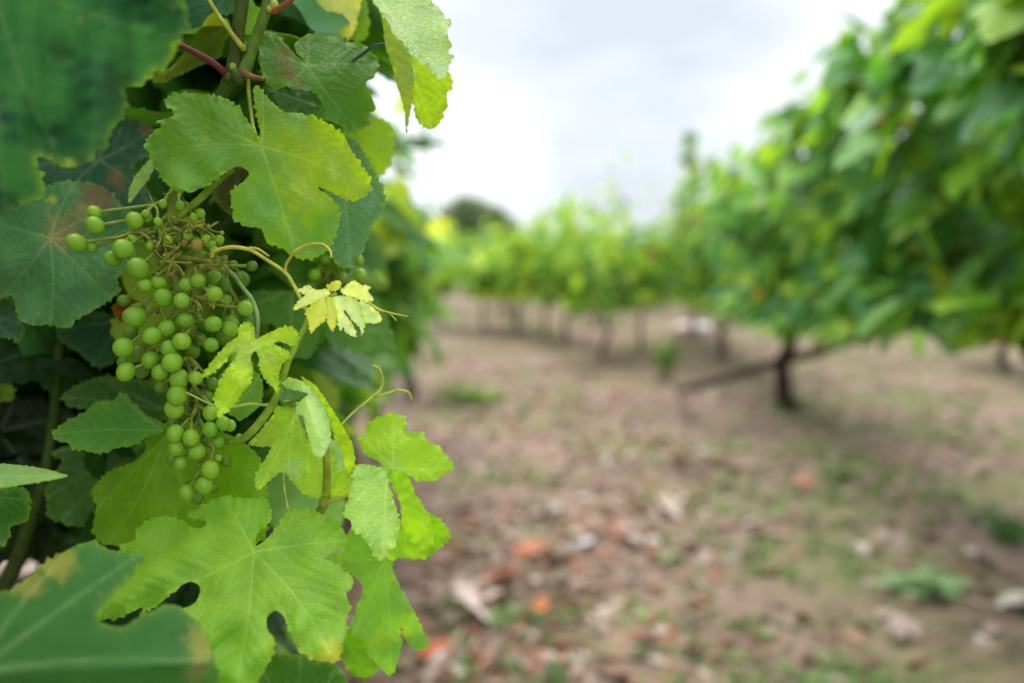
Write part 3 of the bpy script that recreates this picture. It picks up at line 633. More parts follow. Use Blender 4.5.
# hero leaf above the bunch
A_ = [(261,143),(256,134),(247,120),(240,108),(225,98),(205,94),(190,93),(176,93),(164,101),(172,110),(173,116),(156,121),(162,125),(152,133),(145,143),(151,160),(158,173),(167,184),(182,192),(205,187),(222,175),(238,166),(249,173),(243,182),(232,190),(231,202),(234,217),(244,226),(261,229),(267,243),(279,247),(297,258),(311,259),(326,252),(333,241),(338,227),(340,214),(336,203),(328,196),(318,187),(327,190),(340,197),(355,201),(368,194),(371,180),(358,160),(350,148),(343,134),(329,124),(317,118),(300,113),(285,112),(268,98),(259,86),(254,90),(255,108),(259,126)]
leaf([B(outline=A_, J=(261.5,146), tips=[(152,153),(297,257),(367,188),(176,97),(262,92),(300,116)][:5], d=.458, gx=-.01, gy=-.01, col=lin((112,166,80)), amp=2.3, per=8.5, sp=2.5, cup=0, rip=.007, wd=.95,
    patches=[(330,165,60,(.42,.62,.03),.75),(268,110,22,(.28,.42,.05),.4),(205,140,4,'yellow',.5)])], 'big serrated leaf, right lobe tinted yellow green as if light shone through, above the bunch')  # large patch paints light coming through the right lobe
# darker leaf above it
leaf([B(outline=[(306,64),(299,55),(294,47),(298,39.5),(307,35),(319,32.5),(324.5,35),(336.6,36),(345.4,37),(347.6,41.7),(359.7,42.8),(367,47),(376,57),(378.8,66),(375,75.7),(366,83.4),(371.7,96.6),(376,108.7),(369.5,114),(368.4,125),(359.7,130.6),(349.8,132.8),(341,127),(335.5,123),(323.4,119.7),(316,119),(316.8,112),(321,102),(314.7,95.5),(303.7,90),(293,91),(287,87),(275,91),(266,82),(260,66),(258.7,50.5),(256.5,37),(264,32),(275,34),(284,41.7),(292.7,51.6)],
    J=(308,66), tips=[(358,130),(377,66),(309,36),(277,90),(258,44)], d=.488, gx=.02, gy=-.03, col=lin((76,128,48)), amp=1.6, per=10, sp=2.3, cup=.03, wd=.8, vsp=11,
    patches=[(285,52,9,'brown',.7),(290,74,8,'brown',.8),(283,64,16,'olive',.7),(300,84,6,'brown',.5)])], 'dark green leaf with a rusty left lobe')
leaf([B(outline=[(264,84),(275,90),(287,86),(293,90),(304,89),(315,94),(321.5,102),(319,110),(310,115),(299,117),(286,119),(277,110),(270,98)], J=(318,106), tips=[(268,88)], d=.476, gy=-.02, col=lin((44,90,34)), amp=1.2, per=8, sp=2.2, edge='dark', margin=.8)])
# upper right pale and back lit leaves
leaf([B(outline=[(368,-40),(373,0),(380.5,11),(389,24),(396,37),(402.5,41.7),(413.5,56),(422,63.7),(431,71),(438.7,78),(447,77),(448.6,66),(453,58),(448,49.4),(452.5,46),(447,35),(452,24),(445,17.6),(438.7,6.6),(431,0),(415,-45)],
    J=(362,-32), tips=[(446,76),(450,28)], d=.475, gx=.05, gy=-.07, col=lin((150,190,128)), amp=2.2, per=10, sp=2.4, vsp=10)], 'pale silvery leaf hanging against the sky')
leaf([B(outline=[(376,-10),(383,26),(385,44),(391.5,63.7),(397,85.6),(403.6,107.6),(406.2,133),(408.2,123),(411,107.6),(414.6,92),(413.5,70),(411,55),(402,42),(393.7,28.5),(385,13)], J=(380,5), tips=[(406,126)], d=.490, gx=.10, col=lin((150,176,96)), amp=.9, per=9, sp=2.2, fold=((380,5),(406,126),-.02)),
      B(outline=[(412,55),(414.5,72.5),(413.5,94),(414.6,112),(416.7,119.7),(424.4,127),(433,129),(441,121),(444,114),(447.5,103),(446.4,94.4),(452.5,86.7),(452,79),(447.5,70),(430,55)], J=(408,50), tips=[(431,128),(449,86)], d=.496, gx=.02, col=lin((150,188,40)), amp=1.7, per=8, sp=2.3, vsp=10)], 'back lit yellow green leaf folded beneath the silvery one')
leaf([B(outline=[(154,72.5),(154,82),(164.6,83),(175,76.5),(186,72.5),(199,66),(206,63.6),(220,57),(223,48),(226.7,37),(230,24),(220,14.5),(210.5,13.7),(201,27),(194.4,35.4),(189.6,45),(183,53),(170,67.7)], J=(226,28), tips=[(158,80),(190,46)], d=.50, gy=.05, col='olive', amp=1.0, per=8, sp=2.4)], 'olive leaf behind the reddish petiole')
leaf([B(outline=[(176,-25),(238,-25),(233,12),(218,15),(206,25),(194,40),(183,30)], J=(235,-20), tips=[(190,38),(180,-10)], d=.54, col='blue')])
leaf([B(outline=[(246,-10),(256,6),(265,10),(263,26),(258,42),(246,52),(240,25)], J=(246,50), tips=[(262,12)], d=.50, col='mid', amp=1)])
leaf([B(outline=[(272,-25),(335,-25),(330,18),(320,34),(302,34),(286,22)], J=(300,-25), tips=[(310,32),(285,15)], d=.60, col=lin((96,146,110)), amp=2)])
leaf([B(outline=[(316,-15),(360,-15),(357,22),(350,38),(338,46),(326,30),(318,10)], J=(335,-10), tips=[(337,44),(352,30)], d=.56, col=lin((232,232,140)), amp=1.5)], 'pale yellow leaf at the top edge')
leaf([B(outline=[(345,-10),(366,0),(368,35),(356,42),(345,30)], J=(350,-8), tips=[(360,38)], d=.58, col='bright', amp=1.5)])
leaf([B(outline=[(335,262),(349,268),(358,259),(367,240),(374,223),(382.5,214),(385,196),(376,172),(366,155),(355,140),(338,138),(326,170),(322,230)], J=(330,150), tips=[(350,264),(383,205)], d=.515, gx=.02, gy=-.03, col=lin((86,138,104)), amp=1.8)], 'blue green leaf behind the big serrated leaf')
leaf([B(outline=[(340,135),(360,122),(380,118),(393,127),(394,148),(386,172),(365,176)], J=(345,130), tips=[(388,168)], d=.62, col='bright', amp=2)])
# pale shoot tip
yl = Acc()
def tipb(o, J, T, d, gx=0, c='tip', f=None): blade(yl, outline=o, J=J, tips=T, d=d, gx=gx, col=c, amp=1.15, per=4.4, sp=1.5, rip=.004, vsp=4.5, wd=.7, puck=.0004, fold=f, edge=(.40, .50, .12), margin=1)
tipb([(299,289.6),(308,285),(315.6,289.6),(324.8,289),(330,292),(326,297.5),(319.5,299.5),(313,303.5),(306,305.5),(295.8,310),(293,308.7),(298.4,301),(305,295),(299.8,292)], (327,293), [(294,309),(299,290)], .448, .03)
tipb([(323.5,298),(326,306),(327,313),(325.5,320.6),(319.5,324.6),(311.6,333),(309.6,330),(308,319),(305,312.7),(313,303.5)], (323,298), [(311,331)], .443, 0, lin((208,226,104)))
tipb([(325,298),(332.7,298),(336.7,307.4),(338,312.7),(336.7,323),(332.7,331),(328,324.6),(326,312.7)], (328,297), [(333,330)], .446, .04, lin((198,218,108)))
tipb([(332.7,297),(346,296),(356,299),(362,304),(365,314),(365.6,323),(363.5,330),(361.7,336),(360,328),(355,323),(350,317),(346,311),(344,310),(344,313),(348,318),(353,325),(356.4,337),(346,332.5),(343,327),(340.6,331),(338,324),(337,312),(334,304)], (336,295), [(356,336),(363,324),(341,330)], .447, .02, 'tipp')
tipb([(343,288),(353.8,280.4),(359,283.7),(371,287),(368,291),(374,300),(364,301),(353.8,297.5),(347,296),(340,291)], (342,291), [(373,299),(370,287)], .452, -.03, 'tip')
tipb([(360,300),(369.6,304.8),(377.5,311.4),(382,320),(375,323.5),(369.6,323),(365.6,322),(361.7,310)], (361,302), [(380,319)], .455, 0, 'tipp')
tipb([(326.8,285.7),(332.7,281.7),(340,280.4),(340.6,287.7),(334,291.5),(327.4,289.6)], (335,291), [(335,282)], .455, .03, lin((204,220,104)))
n_ = 0
o = yl.make('young_leaf', M_LEAF, near); o['label'] = 'pale yellow unfolding leaf at the shoot tip'
# young yellow green leaf
leaf([B(outline=[(256.8,337),(253,324),(244.5,322.5),(237.5,329),(238,336),(228.7,342.5),(220,352),(211,362.7),(201.4,376.8),(203,378),(213,373),(221.6,366),(228.7,357.5),(233,352),(237,351.5),(235.7,357.5),(225,371.5),(218,385.6),(213.7,398),(216.4,408.4),(219,418),(225,413.7),(232,406.7),(237.5,401.4),(242.7,392.6),(249.8,383.8),(253,371.5),(251.5,364.5),(250.6,357.5),(255,351),(258.5,357.5),(260,369.8),(265.6,380),(272.6,387),(278,393.5),(278.8,383.8),(279.6,371.5),(285,361),(291,357.5),(288.4,351),(278,346),(274,343.2),(281.4,341.6),(290,346),(297,344),(299,336.4),(295.4,329),(286.7,326),(272.6,331),(262,336)],
    J=(257,340), tips=[(219,416),(202,377),(246,325),(277,391),(297,333),(289,354)], d=.442, gx=.02, gy=-.02, col='young', amp=1.5, per=6, sp=1.9, rip=.006, vsp=7, wd=.8, puck=.0008, patches=[(245,352,14,'tip',.4),(268,360,10,'tip',.3)])], 'deeply cut young yellow green leaf in front of the bunch')
# leaves behind the lower bunch
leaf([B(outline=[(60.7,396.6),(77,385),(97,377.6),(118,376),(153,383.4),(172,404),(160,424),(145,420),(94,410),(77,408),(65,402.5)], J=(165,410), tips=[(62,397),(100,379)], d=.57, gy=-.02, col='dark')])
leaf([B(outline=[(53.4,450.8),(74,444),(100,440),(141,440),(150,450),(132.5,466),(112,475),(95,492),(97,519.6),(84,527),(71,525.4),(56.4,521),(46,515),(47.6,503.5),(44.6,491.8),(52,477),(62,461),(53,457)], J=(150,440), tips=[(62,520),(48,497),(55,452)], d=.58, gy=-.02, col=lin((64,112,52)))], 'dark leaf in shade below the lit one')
leaf([B(outline=[(164,428),(159,421),(147,415.6),(132.5,401),(120.8,392),(115,399.5),(94.4,402.5),(88.6,409.8),(74,417),(62,424),(52,433),(56.4,440.5),(68,443.5),(72.5,449),(85.6,450.8),(100,453.7),(118,447.8),(135.4,445),(147,437),(160,434)], J=(163,431), tips=[(53,434),(120,394)], d=.515, gx=.02, gy=-.06, col=lin((84,146,70)), amp=1.8),
      B(outline=[(150,432),(145.7,441),(145,450.8),(132.5,462.5),(112,469.8),(100,480),(91.5,491.8),(96,506.4),(94.4,518),(93,532.8),(103,544.5),(118,546),(140,560),(200,560),(262,540),(268,500),(262,462),(240,440),(200,425),(170,422)], J=(166,436), tips=[(94,512),(108,544),(258,480),(205,545)], d=.522, gx=-.03, gy=-.015, col=lin((108,164,40)), amp=2.0)], 'lit leaf with a long pointed lobe left of the lower bunch')
leaf([B(outline=[(-40,462),(0,463.4),(35,467),(56,471.6),(67.4,476.3),(51.5,480),(28,484),(0,488),(-40,490)], J=(-40,476), tips=[(66,476)], d=.43, gy=-.15, col=lin((140,186,136)), amp=.8, per=9)], 'narrow edge-on pale leaf at the left edge')
leaf([B(outline=[(-60,484),(-20,487),(21,487),(30.4,496),(30.4,509),(27,521),(11,527),(10.5,536),(2.3,546.6),(-30,555),(-60,520)], J=(-50,500), tips=[(28,500),(5,544)], d=.445, gy=-.03, col=lin((62,116,58)), amp=1.6, per=7)])
leaf([B(outline=[(-30,372),(0,374),(14,388),(14,397),(0,402),(-30,400)], J=(-30,386), tips=[(14,392)], d=.6, col='bright')])
leaf([B(outline=[(60,320),(100,312),(138,330),(125,352),(100,368),(78,352),(58,338)], J=(120,322), tips=[(92,366),(62,330)], d=.60, gy=-.03, col='teal')])
# big lower leaf
leaf([B(outline=[(256,545.4),(256,536.5),(261.4,529),(270.3,521.6),(271,508),(261.4,497.8),(246.5,498.4),(225.7,495.5),(207.9,502.3),(187,515.7),(194.5,519),(205,520),(206.4,524.6),(199,528.5),(190,526),(181,520),(167.7,516),(151.4,518.7),(136.5,529),(135,539.5),(121.6,545.4),(109.7,569),(103.8,593),(96.4,613.8),(98,621),(111,618),(115.7,619.8),(141,607.9),(144,612),(157,606),(172,593),(184,584),(191.5,581.7),(199,585.6),(199.8,593),(194.5,603.4),(184,609),(180,620),(184,645),(200,690),(215,730),(240,745),(250,715),(258.4,683),(264.4,670),(273,655.4),(274.8,640.6),(267.3,628.7),(267.3,617),(276,610.8),(283.7,616.8),(291,634.6),(300,652.5),(315,660),(335.7,662),(341.7,652.5),(344.6,637.6),(349,628.7),(346,616.8),(352,607.9),(346,596),(353.6,582.6),(344.6,567.7),(326.8,558.8),(332.7,552.9),(347.6,549.9),(346,536.5),(338.7,524.6),(326.8,515.7),(306,509.7),(288,511),(276,527.6),(267.3,538),(258.4,545)],
    J=(254,552), tips=[(330,652),(225,735),(103,614),(226,500),(345,540)], d=.445, gx=.005, gy=-.06, col=lin((128,182,72)), amp=1.9, per=9.5, sp=2.7, cup=.010, rip=.006, wd=.95, vsp=15, patches=[(335,655,20,'yellow',.5),(275,650,16,'yg',.5)])], 'largest bright green leaf with deep rounded notches below the bunch')
leaf([B(outline=[(-60,640),(-20,605),(17.6,585.5),(50,559),(88,541.6),(102.5,544.5),(111,552),(140.6,553),(137.6,568),(117,591),(98,612),(101,622),(123,626.5),(146.4,612),(172.8,604.5),(190,615),(205,635),(213.8,659),(221,683),(225,725),(150,800),(-60,800),(-100,700)],
    J=(-25,672), tips=[(136,556),(215,662),(60,560)], d=.295, gx=.02, gy=-.03, col=lin((60,116,62)), amp=3, per=16, sp=4.5, wd=2.4, vsp=26, rip=.005, margin=3, sec=False, wl=190, fold=((-25,672),(215,662),.04),
    patches=[(58,562,20,(.46,.44,.07),.65),(28,582,18,(.42,.38,.09),.6),(203,642,20,(.44,.40,.10),.65),(196,672,12,(.42,.34,.16),.4)])], 'blurred leaf with yellowing edges nearest the lens at the bottom')
# folded leaves on the shoot
leaf([B(outline=[(282,378.7),(296,378.7),(310,387),(322,397.5),(331,409),(330,418.6),(331,437),(326.7,451),(319.7,459),(312.7,454),(310,442),(305.6,428),(303,416),(296,414),(297.4,403),(308,394),(296,390.5),(284.5,387)], J=(300,380), tips=[(320,457),(284,383),(300,410)], d=.452, gx=.02, gy=-.05, col=lin((176,212,150)), amp=1.3, per=6, sp=2, vsp=8, fold=((300,380),(324,452),.05)),
      B(outline=[(301,377),(315,385),(329,404.5),(340.8,423),(352.5,444),(355,461),(351,473),(345.5,470),(343,453.7),(333.7,435),(329,416),(319.7,400),(310,388)], J=(301,378), tips=[(350,470)], d=.462, gx=-.05, col='yg', amp=.8, per=7, sp=2, vsp=8)], 'folded leaf with a silvery upper face on the shoot')
leaf([B(outline=[(275,407),(294,409),(302,425.6),(308,444),(311.5,463),(310,471),(303,477),(294,483),(287,475),(280,472.5),(268,482),(258.7,490),(255,484),(256.4,472.5),(265.8,458),(272.8,444),(275,428)], J=(296,412), tips=[(259,489),(290,482),(309,466)], d=.464, gx=.02, gy=-.03, col=lin((150,190,62)), amp=1.5, per=6, sp=2, vsp=8, puck=.0008, patches=[(293,468,12,'pale',.7)]),
      B(outline=[(277.5,411.6),(282,430),(280,438),(268,446.7),(249,444),(258.7,432.6),(268,421)], J=(277,413), tips=[(253,443)], d=.475, col=lin((158,190,90)), amp=1.0, per=6, sp=2, vsp=8)], 'crinkled yellow green leaf hanging from the shoot')
leaf([B(outline=[(329,440),(341,442),(348,453.7),(348,468),(333.7,475),(328,460.8)], J=(330,442), tips=[(346,466)], d=.56, col=lin((150,196,160)), amp=1)])
leaf([B(outline=[(298,444),(316,438),(330,446),(338,470),(330,492),(312,498),(296,486),(290,464)], J=(322,440), tips=[(312,496),(292,468),(335,480)], d=.497, gy=-.02, col=lin((158,204,84)), amp=1.4, per=7, sp=2.2, vsp=9)])
leaf([B(outline=[(222,372),(246,364),(262,380),(260,404),(240,420),(222,404)], J=(262,372), tips=[(228,412)], d=.50, gy=-.02, col='mid', amp=1.4)])
leaf([B(outline=[(331,474),(345.5,471),(352.5,476),(351,491),(334,499),(330,487)], J=(350,480), tips=[(333,495)], d=.49, col='yg', amp=1)])
leaf([B(outline=[(262,470),(300,455),(330,470),(345,500),(335,540),(300,545),(268,520)], J=(330,480), tips=[(275,515),(300,540)], d=.68, col=lin((120,176,130)), amp=1.5)], 'pale green blurred leaf behind the shoot')
# right hand hanging leaf
leaf([B(outline=[(385,477),(380,462.5),(365,453.7),(359,439),(365,433),(368,423),(382.7,415.6),(394.4,412.7),(406,418.6),(406.7,431),(423.7,433),(426.6,440.5),(439.8,447.8),(454.5,467),(447,472.7),(432.5,481),(417.8,480),(407.6,476),(398,486)], J=(393,468), tips=[(452,468),(392,415),(362,438)], d=.505, gy=-.03, gx=.01, col=lin((152,204,44)), amp=1.6, per=8, cup=.03, patches=[(393,468,12,'pale',.5)]),
      B(outline=[(355,465.4),(374,466),(385.6,472),(393,497.6),(398.8,518),(398.8,533),(393,550),(382.7,560),(374,556),(368,544.5),(360.7,535.7),(352,530),(350.5,521),(343,515),(347.6,500.6),(350.5,486)], J=(388,468), tips=[(382,558),(345,514)], d=.49, gy=-.04, gx=.02, col=lin((168,214,132)), amp=1.7, per=8, patches=[(382,556,10,'yg',.6)]),
      B(outline=[(388.6,470),(406,474),(415,492),(426.6,512),(434,532.8),(429.6,550),(417.8,553),(412,541.5),(403,527),(400,503.5),(393,488)], J=(394,470), tips=[(424,550)], d=.50, gx=-.03, col=lin((148,200,64)), amp=1.3, per=8)], 'pale leaf drooping in separate lobes at the right of the shoot')
leaf([B(outline=[(400,520),(425,512),(440,520),(451.5,535.7),(441,547),(423.7,559),(400,558),(388,560),(392,545)], J=(405,520), tips=[(449,538),(405,556)], d=.53, col=lin((128,188,44)), amp=1.5)])
leaf([B(outline=[(326.7,558),(331.5,554.6),(346,551),(345,536.7),(358,528),(389,545),(393.5,572.5),(405.5,596),(417.4,618),(427,639),(428,646.5),(417.4,651),(410,644),(404,637),(400,618),(401,649),(393.5,672.7),(388.8,676),(379,665.6),(367,653.7),(366,641.7),(355,637),(350.6,625),(357.7,606),(362.5,587),(353,575),(338.6,564)], J=(384,558), tips=[(390,674),(426,646),(332,558),(354,630)], d=.535, gy=-.02, gx=.01, col=lin((116,176,78)), amp=1.4, per=9, cup=.01, patches=[(378,640,12,'yg',.6),(405,630,9,'yg',.7)])], 'long green leaf hanging below the pale drooping one')
leaf([B(outline=[(341,628),(367,640),(379,663),(371,677),(353,676),(341,656)], J=(342,635), tips=[(370,674)], d=.56, col=lin((96,154,44)), amp=1.6)])
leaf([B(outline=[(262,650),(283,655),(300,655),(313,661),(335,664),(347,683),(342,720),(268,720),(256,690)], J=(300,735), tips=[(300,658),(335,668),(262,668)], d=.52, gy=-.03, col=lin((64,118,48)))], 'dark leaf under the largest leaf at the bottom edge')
# ---- stems
def stem(name, pts, ds, px_r, c, parent=near, sides=9, sub=5, label=None, mat_=None, knobs=()):
    a = Acc(); ds = np.interp(np.linspace(0, 1, len(pts)), np.linspace(0, 1, len(ds)), ds) if len(ds) != len(pts) else ds
    X = [P(x, y, d) for (x, y), d in zip(pts, ds)]; r = np.interp(np.linspace(0, 1, len(pts)), np.linspace(0, 1, len(px_r)), px_r)*np.array(ds)/FP
    tube(a, X, r, c, sub, sides, .03, np.random.default_rng(len(pts)))
    for (x, y, d, r_, cc) in knobs: blob(a, P(x, y, d), np.array((1, 1, 1.15))*r_*d/FP, cc, True)
    o = a.make(name, mat_ or M_STEM, parent)
    if label: o['label'] = label
    return o
GC = lin((96, 128, 40)); YC = lin((176, 180, 80)); RC = lin((104, 50, 42)); DC = lin((72, 92, 30))
stem('cane', [(244,-40),(242,0),(239,25),(236,50),(232,75),(222,95),(214,115),(196,160),(182,185)], [.475,.475,.478,.482,.485,.488,.49,.487,.482], (7,7,6.5,6.5,7.5,6,5,4.5,4.5), DC, label='thick green cane coming down from the top',
     knobs=[(233,67,.479,3.6,lin((150,156,66))),(229,78,.482,5.5,DC),(243,48,.4785,3,YC),(238,77,.479,7,DC)])
stem('cane', [(270,-40),(268,0),(263,19),(255,40),(249,58),(243,74)], [.48,.48,.482,.484,.484,.484], (5.5,5.5,5.5,6,6.5), GC, knobs=[(274,5,.478,4.5,YC),(270,9,.478,3.5,YC)])
stem('petiole', [(242,72),(252,77),(263,79)], [.478,.474,.47], (4.5,3.2,2.2), lin((132,104,60)))
stem('petiole', [(168,38),(178,43.5),(190,50),(202.5,56.4),(217,66),(227,75)], [.462,.465,.468,.472,.476,.482], (2.6,3,3.2,3.4,4.2), RC, label='dark red petiole')
stem('petiole', [(203,-15),(209,0),(220,17.7),(233,35.4),(242,47)], [.465,.468,.47,.473,.476], (2,2.1,2.3,3), YC)
stem('petiole', [(300,-12),(293,-2),(283,6),(273,12)], [.47,.47,.474,.478], (2.2,2.6,3), lin((150,96,56)))
stem('petiole', [(383,44),(376,45),(369.5,48.7),(360,56),(345,66)], [.487,.488,.492,.502,.51], (1.3,1.6,1.5), lin((70,96,86)))
stem('petiole', [(247.7,79),(249,95),(251,112),(254,130),(261.5,146)], [.482,.484,.486,.475,.460], (2,1.8,1.8), YC)
stem('petiole', [(240,165),(228,172),(214,184),(204,195),(193,205),(183,213),(176,222)], [.465,.468,.472,.474,.474,.474,.476], (3.2,3.8,3.8,3.6,3.4), lin((126,156,46)), knobs=[(237,167,.466,4,lin((96,88,44)))])
stem('cane', [(-14,648),(-2,605),(7,580.5),(18.7,557),(30,522),(38.6,498.5),(44.5,482),(50,450),(55,410),(60,340)], [.70,.66,.64,.62,.60,.59,.585,.585,.6,.62], (8,8,7.5,7,6.5,6,5), lin((62,84,30)), label='olive cane rising at the lower left')
stem('cane', [(225,441),(238,440),(247,436),(261,421),(275,400),(281,383),(288,362),(295,347),(304,328),(311,312),(322,300),(336,294)], [.485,.475,.468,.464,.46,.458,.456,.455,.453,.452,.451,.452], (4,4.2,4.2,4,3.6,3.2,2.8,2.4,2.1,1.8), lin((150,182,64)), label='yellow green growing shoot', knobs=[(239,437,.474,3.2,lin((150,176,70)))])
stem('cane', [(320,512),(325.5,500),(327,477),(326,453),(322,430),(305,410),(285,402)], [.50,.49,.485,.48,.475,.47,.463], (4.6,4.4,3.8,3.4,3,2.8), lin((150,160,54)), knobs=[(324,502,.488,5.2,lin((150,160,60)))])
stem('petiole', [(324,503),(334,500),(345,496.5),(352,493)], [.488,.486,.485,.484], (2.2,2,1.6), YC)
stem('petiole', [(282,404.5),(295,401),(308,395)], [.458,.455,.452], (2,1.8,1.5), GC)
stem('petiole', [(215,257),(225.5,267),(236,278),(243,288),(251,298),(256,310),(258,322),(257,338)], [.478,.474,.468,.462,.456,.450,.446,.443], (1.4,2,2.2,2.2,2.0), lin((124,156,88)), label='pale blue green petiole of the young leaf')
stem('tendril', [(185,392),(193.5,396),(213,405),(232,407),(250,404),(266,405),(275,402)], [.455,.455,.452,.455,.458,.46,.461], (.8,1,1.4,1.5,1.6), lin((172,192,96)))
stem('tendril', [(282,455),(283,470),(284,485),(286,500),(288,509)], [.47,.47,.468,.465,.46], (1,1.1,1.1), lin((176,176,88)))
TC = lin((206, 206, 84))
def tendril(paths, c=TC):
    a = Acc()
    for pts, ds, rr in paths:
        ds = np.interp(np.linspace(0, 1, len(pts)), np.linspace(0, 1, len(ds)), ds); r = np.interp(np.linspace(0, 1, len(pts)), np.linspace(0, 1, len(rr)), rr)*ds/FP
        tube(a, [P(x, y, d) for (x, y), d in zip(pts, ds)], r, c, 6, 8)
    return a.make('tendril', M_STEM, near)
tendril([([(211.7,257),(213,252.5),(217.6,250),(225,248),(234,247.2),(249.8,250),(267,260),(285,272.5),(293,284),(299.6,297),(306,310)], (.455,.45,.446,.450), (1.6,2,2,1.8,1.8,2)),
         ([(285,272.5),(286,265),(290.8,257),(297,250),(305.4,246),(313,244),(320,243.8),(325,245.5),(328.8,249),(331,253),(331,257.5)], (.447,.428), (1.6,1.5,1.3,1)), ([(249,248),(258,249),(268.8,256)], (.449,.452), (1.6,1))])
tendril([([(366,301),(372,305),(378,309),(383,311),(391,313),(400,315),(408,316.5)], (.452,.45,.44), (1.3,1.2,.9,.5)), ([(383,311),(390,314),(396.6,320.6)], (.449,.452), (.9,.6))])
tendril([([(338,430),(343,423),(355,411),(371,398),(379,391),(382.5,383),(381.5,374),(378,368),(372.5,366)], (.475,.49,.49), (1,1.3,1.5,1.5,1.5)), ([(371,398),(380,395.5),(388.6,393),(397,390.5),(403,390.7),(409,393),(411.4,399)], (.488,.495), (1.3,1.3,1.2))], lin((180,196,84)))
# ---- the bunch
def bunch(berries, rachis, dr, label, cst=lin((164, 168, 84)), small_parent=None, rr=(4.5, 3.0, 2.2, 1.6), seed=1, bc=(134, 188, 44)):
    r = np.random.default_rng(seed); a = Acc()
    dsr = np.interp(np.linspace(0, 1, len(rachis)), np.linspace(0, 1, len(dr)), dr)
    RX = np.array([P(x, y, d) for (x, y), d in zip(rachis, dsr)]); rad = np.interp(np.linspace(0, 1, len(RX)), np.linspace(0, 1, len(rr)), rr)*.47/FP
    tube(a, RX, rad, cst, 5, 8, .08, r); D = cat_open(RX, 8)
    pos = []
    for (x, y, pr, dd, kind) in berries:
        pos.append(P(x, y, dd))
    pos = np.array(pos); hubs = {}
    for i, b in enumerate(berries):
        p = pos[i]; dist = np.linalg.norm(D-p-np.array((0, 0, .006)), axis=1); j = int(np.argmin(dist)); j = max(0, j-3)
        key = (j//5, int(np.sign(b[0]-512-(D[j][0]/max(D[j][1], .1)*FP)) > 0))
        hubs.setdefault(key, []).append(i)
    for (j, _), ids in hubs.items():
        s = D[min(len(D)-1, j*5)]; cen = pos[ids].mean(0); hub = s*.45+cen*.55+np.array((0, .002, .002))
        tube(a, [s, (s+hub)/2+r.normal(0, .001, 3), hub], [.0018, .0015, .0013], cst, 3, 6)
        for i in ids:
            p = pos[i]; rb = berries[i][2]*berries[i][3]/FP; v = hub-p; v = v/np.linalg.norm(v); e_ = p+v*rb*.9
            tube(a, [hub, (hub+e_)/2+r.normal(0, .0007, 3)+np.array((0, 0, .0006)), e_], [.0011, .0008, .0011], cst, 3, 6)
            blob(a, e_, (.0012,)*3, cst*.9)
        for k in range(2):
            t_ = hub+r.normal(0, .004, 3); tube(a, [hub, t_], [.0006, .0004], cst*.8, 1, 5); blob(a, t_, (.0009,)*3, lin((130, 100, 60)))
    for s in range(10): pass
    o = a.make('grape_bunch', M_STEM, near); o['label'] = label
    tmpl = {}
    for i, (x, y, pr, dd, kind) in enumerate(berries):
        if kind not in tmpl:
            V = IV3.copy(); c = {0: lin(bc), 1: lin((150, 140, 62)), 2: lin((126, 104, 60)), 3: lin((104, 150, 36))}[kind]
            cc = np.tile(c, (len(V), 1))*(1+.10*V[:, 2:3]*np.array((-.2, .1, .0))+.05*np.sin(V[:, :1]*7))
            k = np.clip((-V[:, 2]-.975)/.015, 0, 1)[:, None]; cc = cc*(1-.6*k)+np.array((.10, .07, .03))*k*.6
            V = V*np.array((1, 1, 1.07))
            b = mk('berry', V, IF3, M_BERRY, o, col=cc, origin=(0, 0, 0)); tmpl[kind] = b
        else:
            b = tmpl[kind].copy(); sc.collection.objects.link(b); b.parent = o
        b.location = pos[i]-WL[o.name]; rb = pr*dd/FP; b.scale = (rb*r.uniform(.95, 1.03), rb*r.uniform(.95, 1.03), rb*r.uniform(.97, 1.10))
        dv = (pos.mean(0)-pos[i])+np.array((0, .01, .012)); b.rotation_euler = Vector(dv+r.normal(0, .008, 3)).to_track_quat('Z', 'Y').to_euler()
    return o
c3 = [(322,145,25),(325,188,30),(262,248,33),(312,262,22),(460,172,30),(503,160,18),(557,116,16),(545,192,16),(421,270,36),(385,302,29),(455,237,18),(470,335,38),(493,393,26),(542,385,28),(557,436,34),(634,393,26),(620,446,29),(676,378,26),(672,258,23,1),(540,264,18,2),(631,250,15,2),(733,424,28),(838,473,29),(460,502,39),(632,513,30),(569,541,30),(668,505,22,3),(728,526,30),(785,543,30),(519,567,32),(447,555,26,3),(422,606,37),(465,628,33,3),(515,649,32),(577,610,31),(621,585,33),(588,656,35),(655,617,30,3),(721,597,26),(685,580,22,3),(425,655,25,3),(662,163,17),(748,246,14),(725,254,14),(765,305,14,3),(795,325,18,3),(820,360,16,3),(860,328,20,3),(678,297,24,3),(640,300,20,3),(595,230,25,3),(527,240,18,3),(600,410,20,3)]
c5 = [(430,108,33),(485,108,25,3),(548,110,31),(611,133,34),(550,158,24,3),(668,130,25),(604,190,35),(595,235,34),(630,248,28,3),(597,280,28,3),(706,195,26,3),(718,250,28),(717,305,28),(762,285,27),(785,292,22),(599,320,31),(653,333,30),(704,343,22,3),(745,348,22),(603,369,30),(673,381,30),(617,421,25),(718,443,32),(770,413,20,3),(745,403,13),(697,497,33),(637,522,30),(675,538,24,3),(730,505,18,3),(725,150,25,3)]
rb_ = np.random.default_rng(9); BR = []
for o0, lst in ((170, c3), (340, c5)):
    for b in lst:
        x, y, r_ = b[0]/3.415, o0+b[1]/3.415, b[2]/3.415; k = b[3] if len(b) > 3 else 0
        dd = .468-.0012*(r_-8)+rb_.uniform(-.003, .003)+(.016 if k == 3 else 0)+(.006 if x > 225 else 0)
        BR.append((x, y, r_*.93, dd, k))
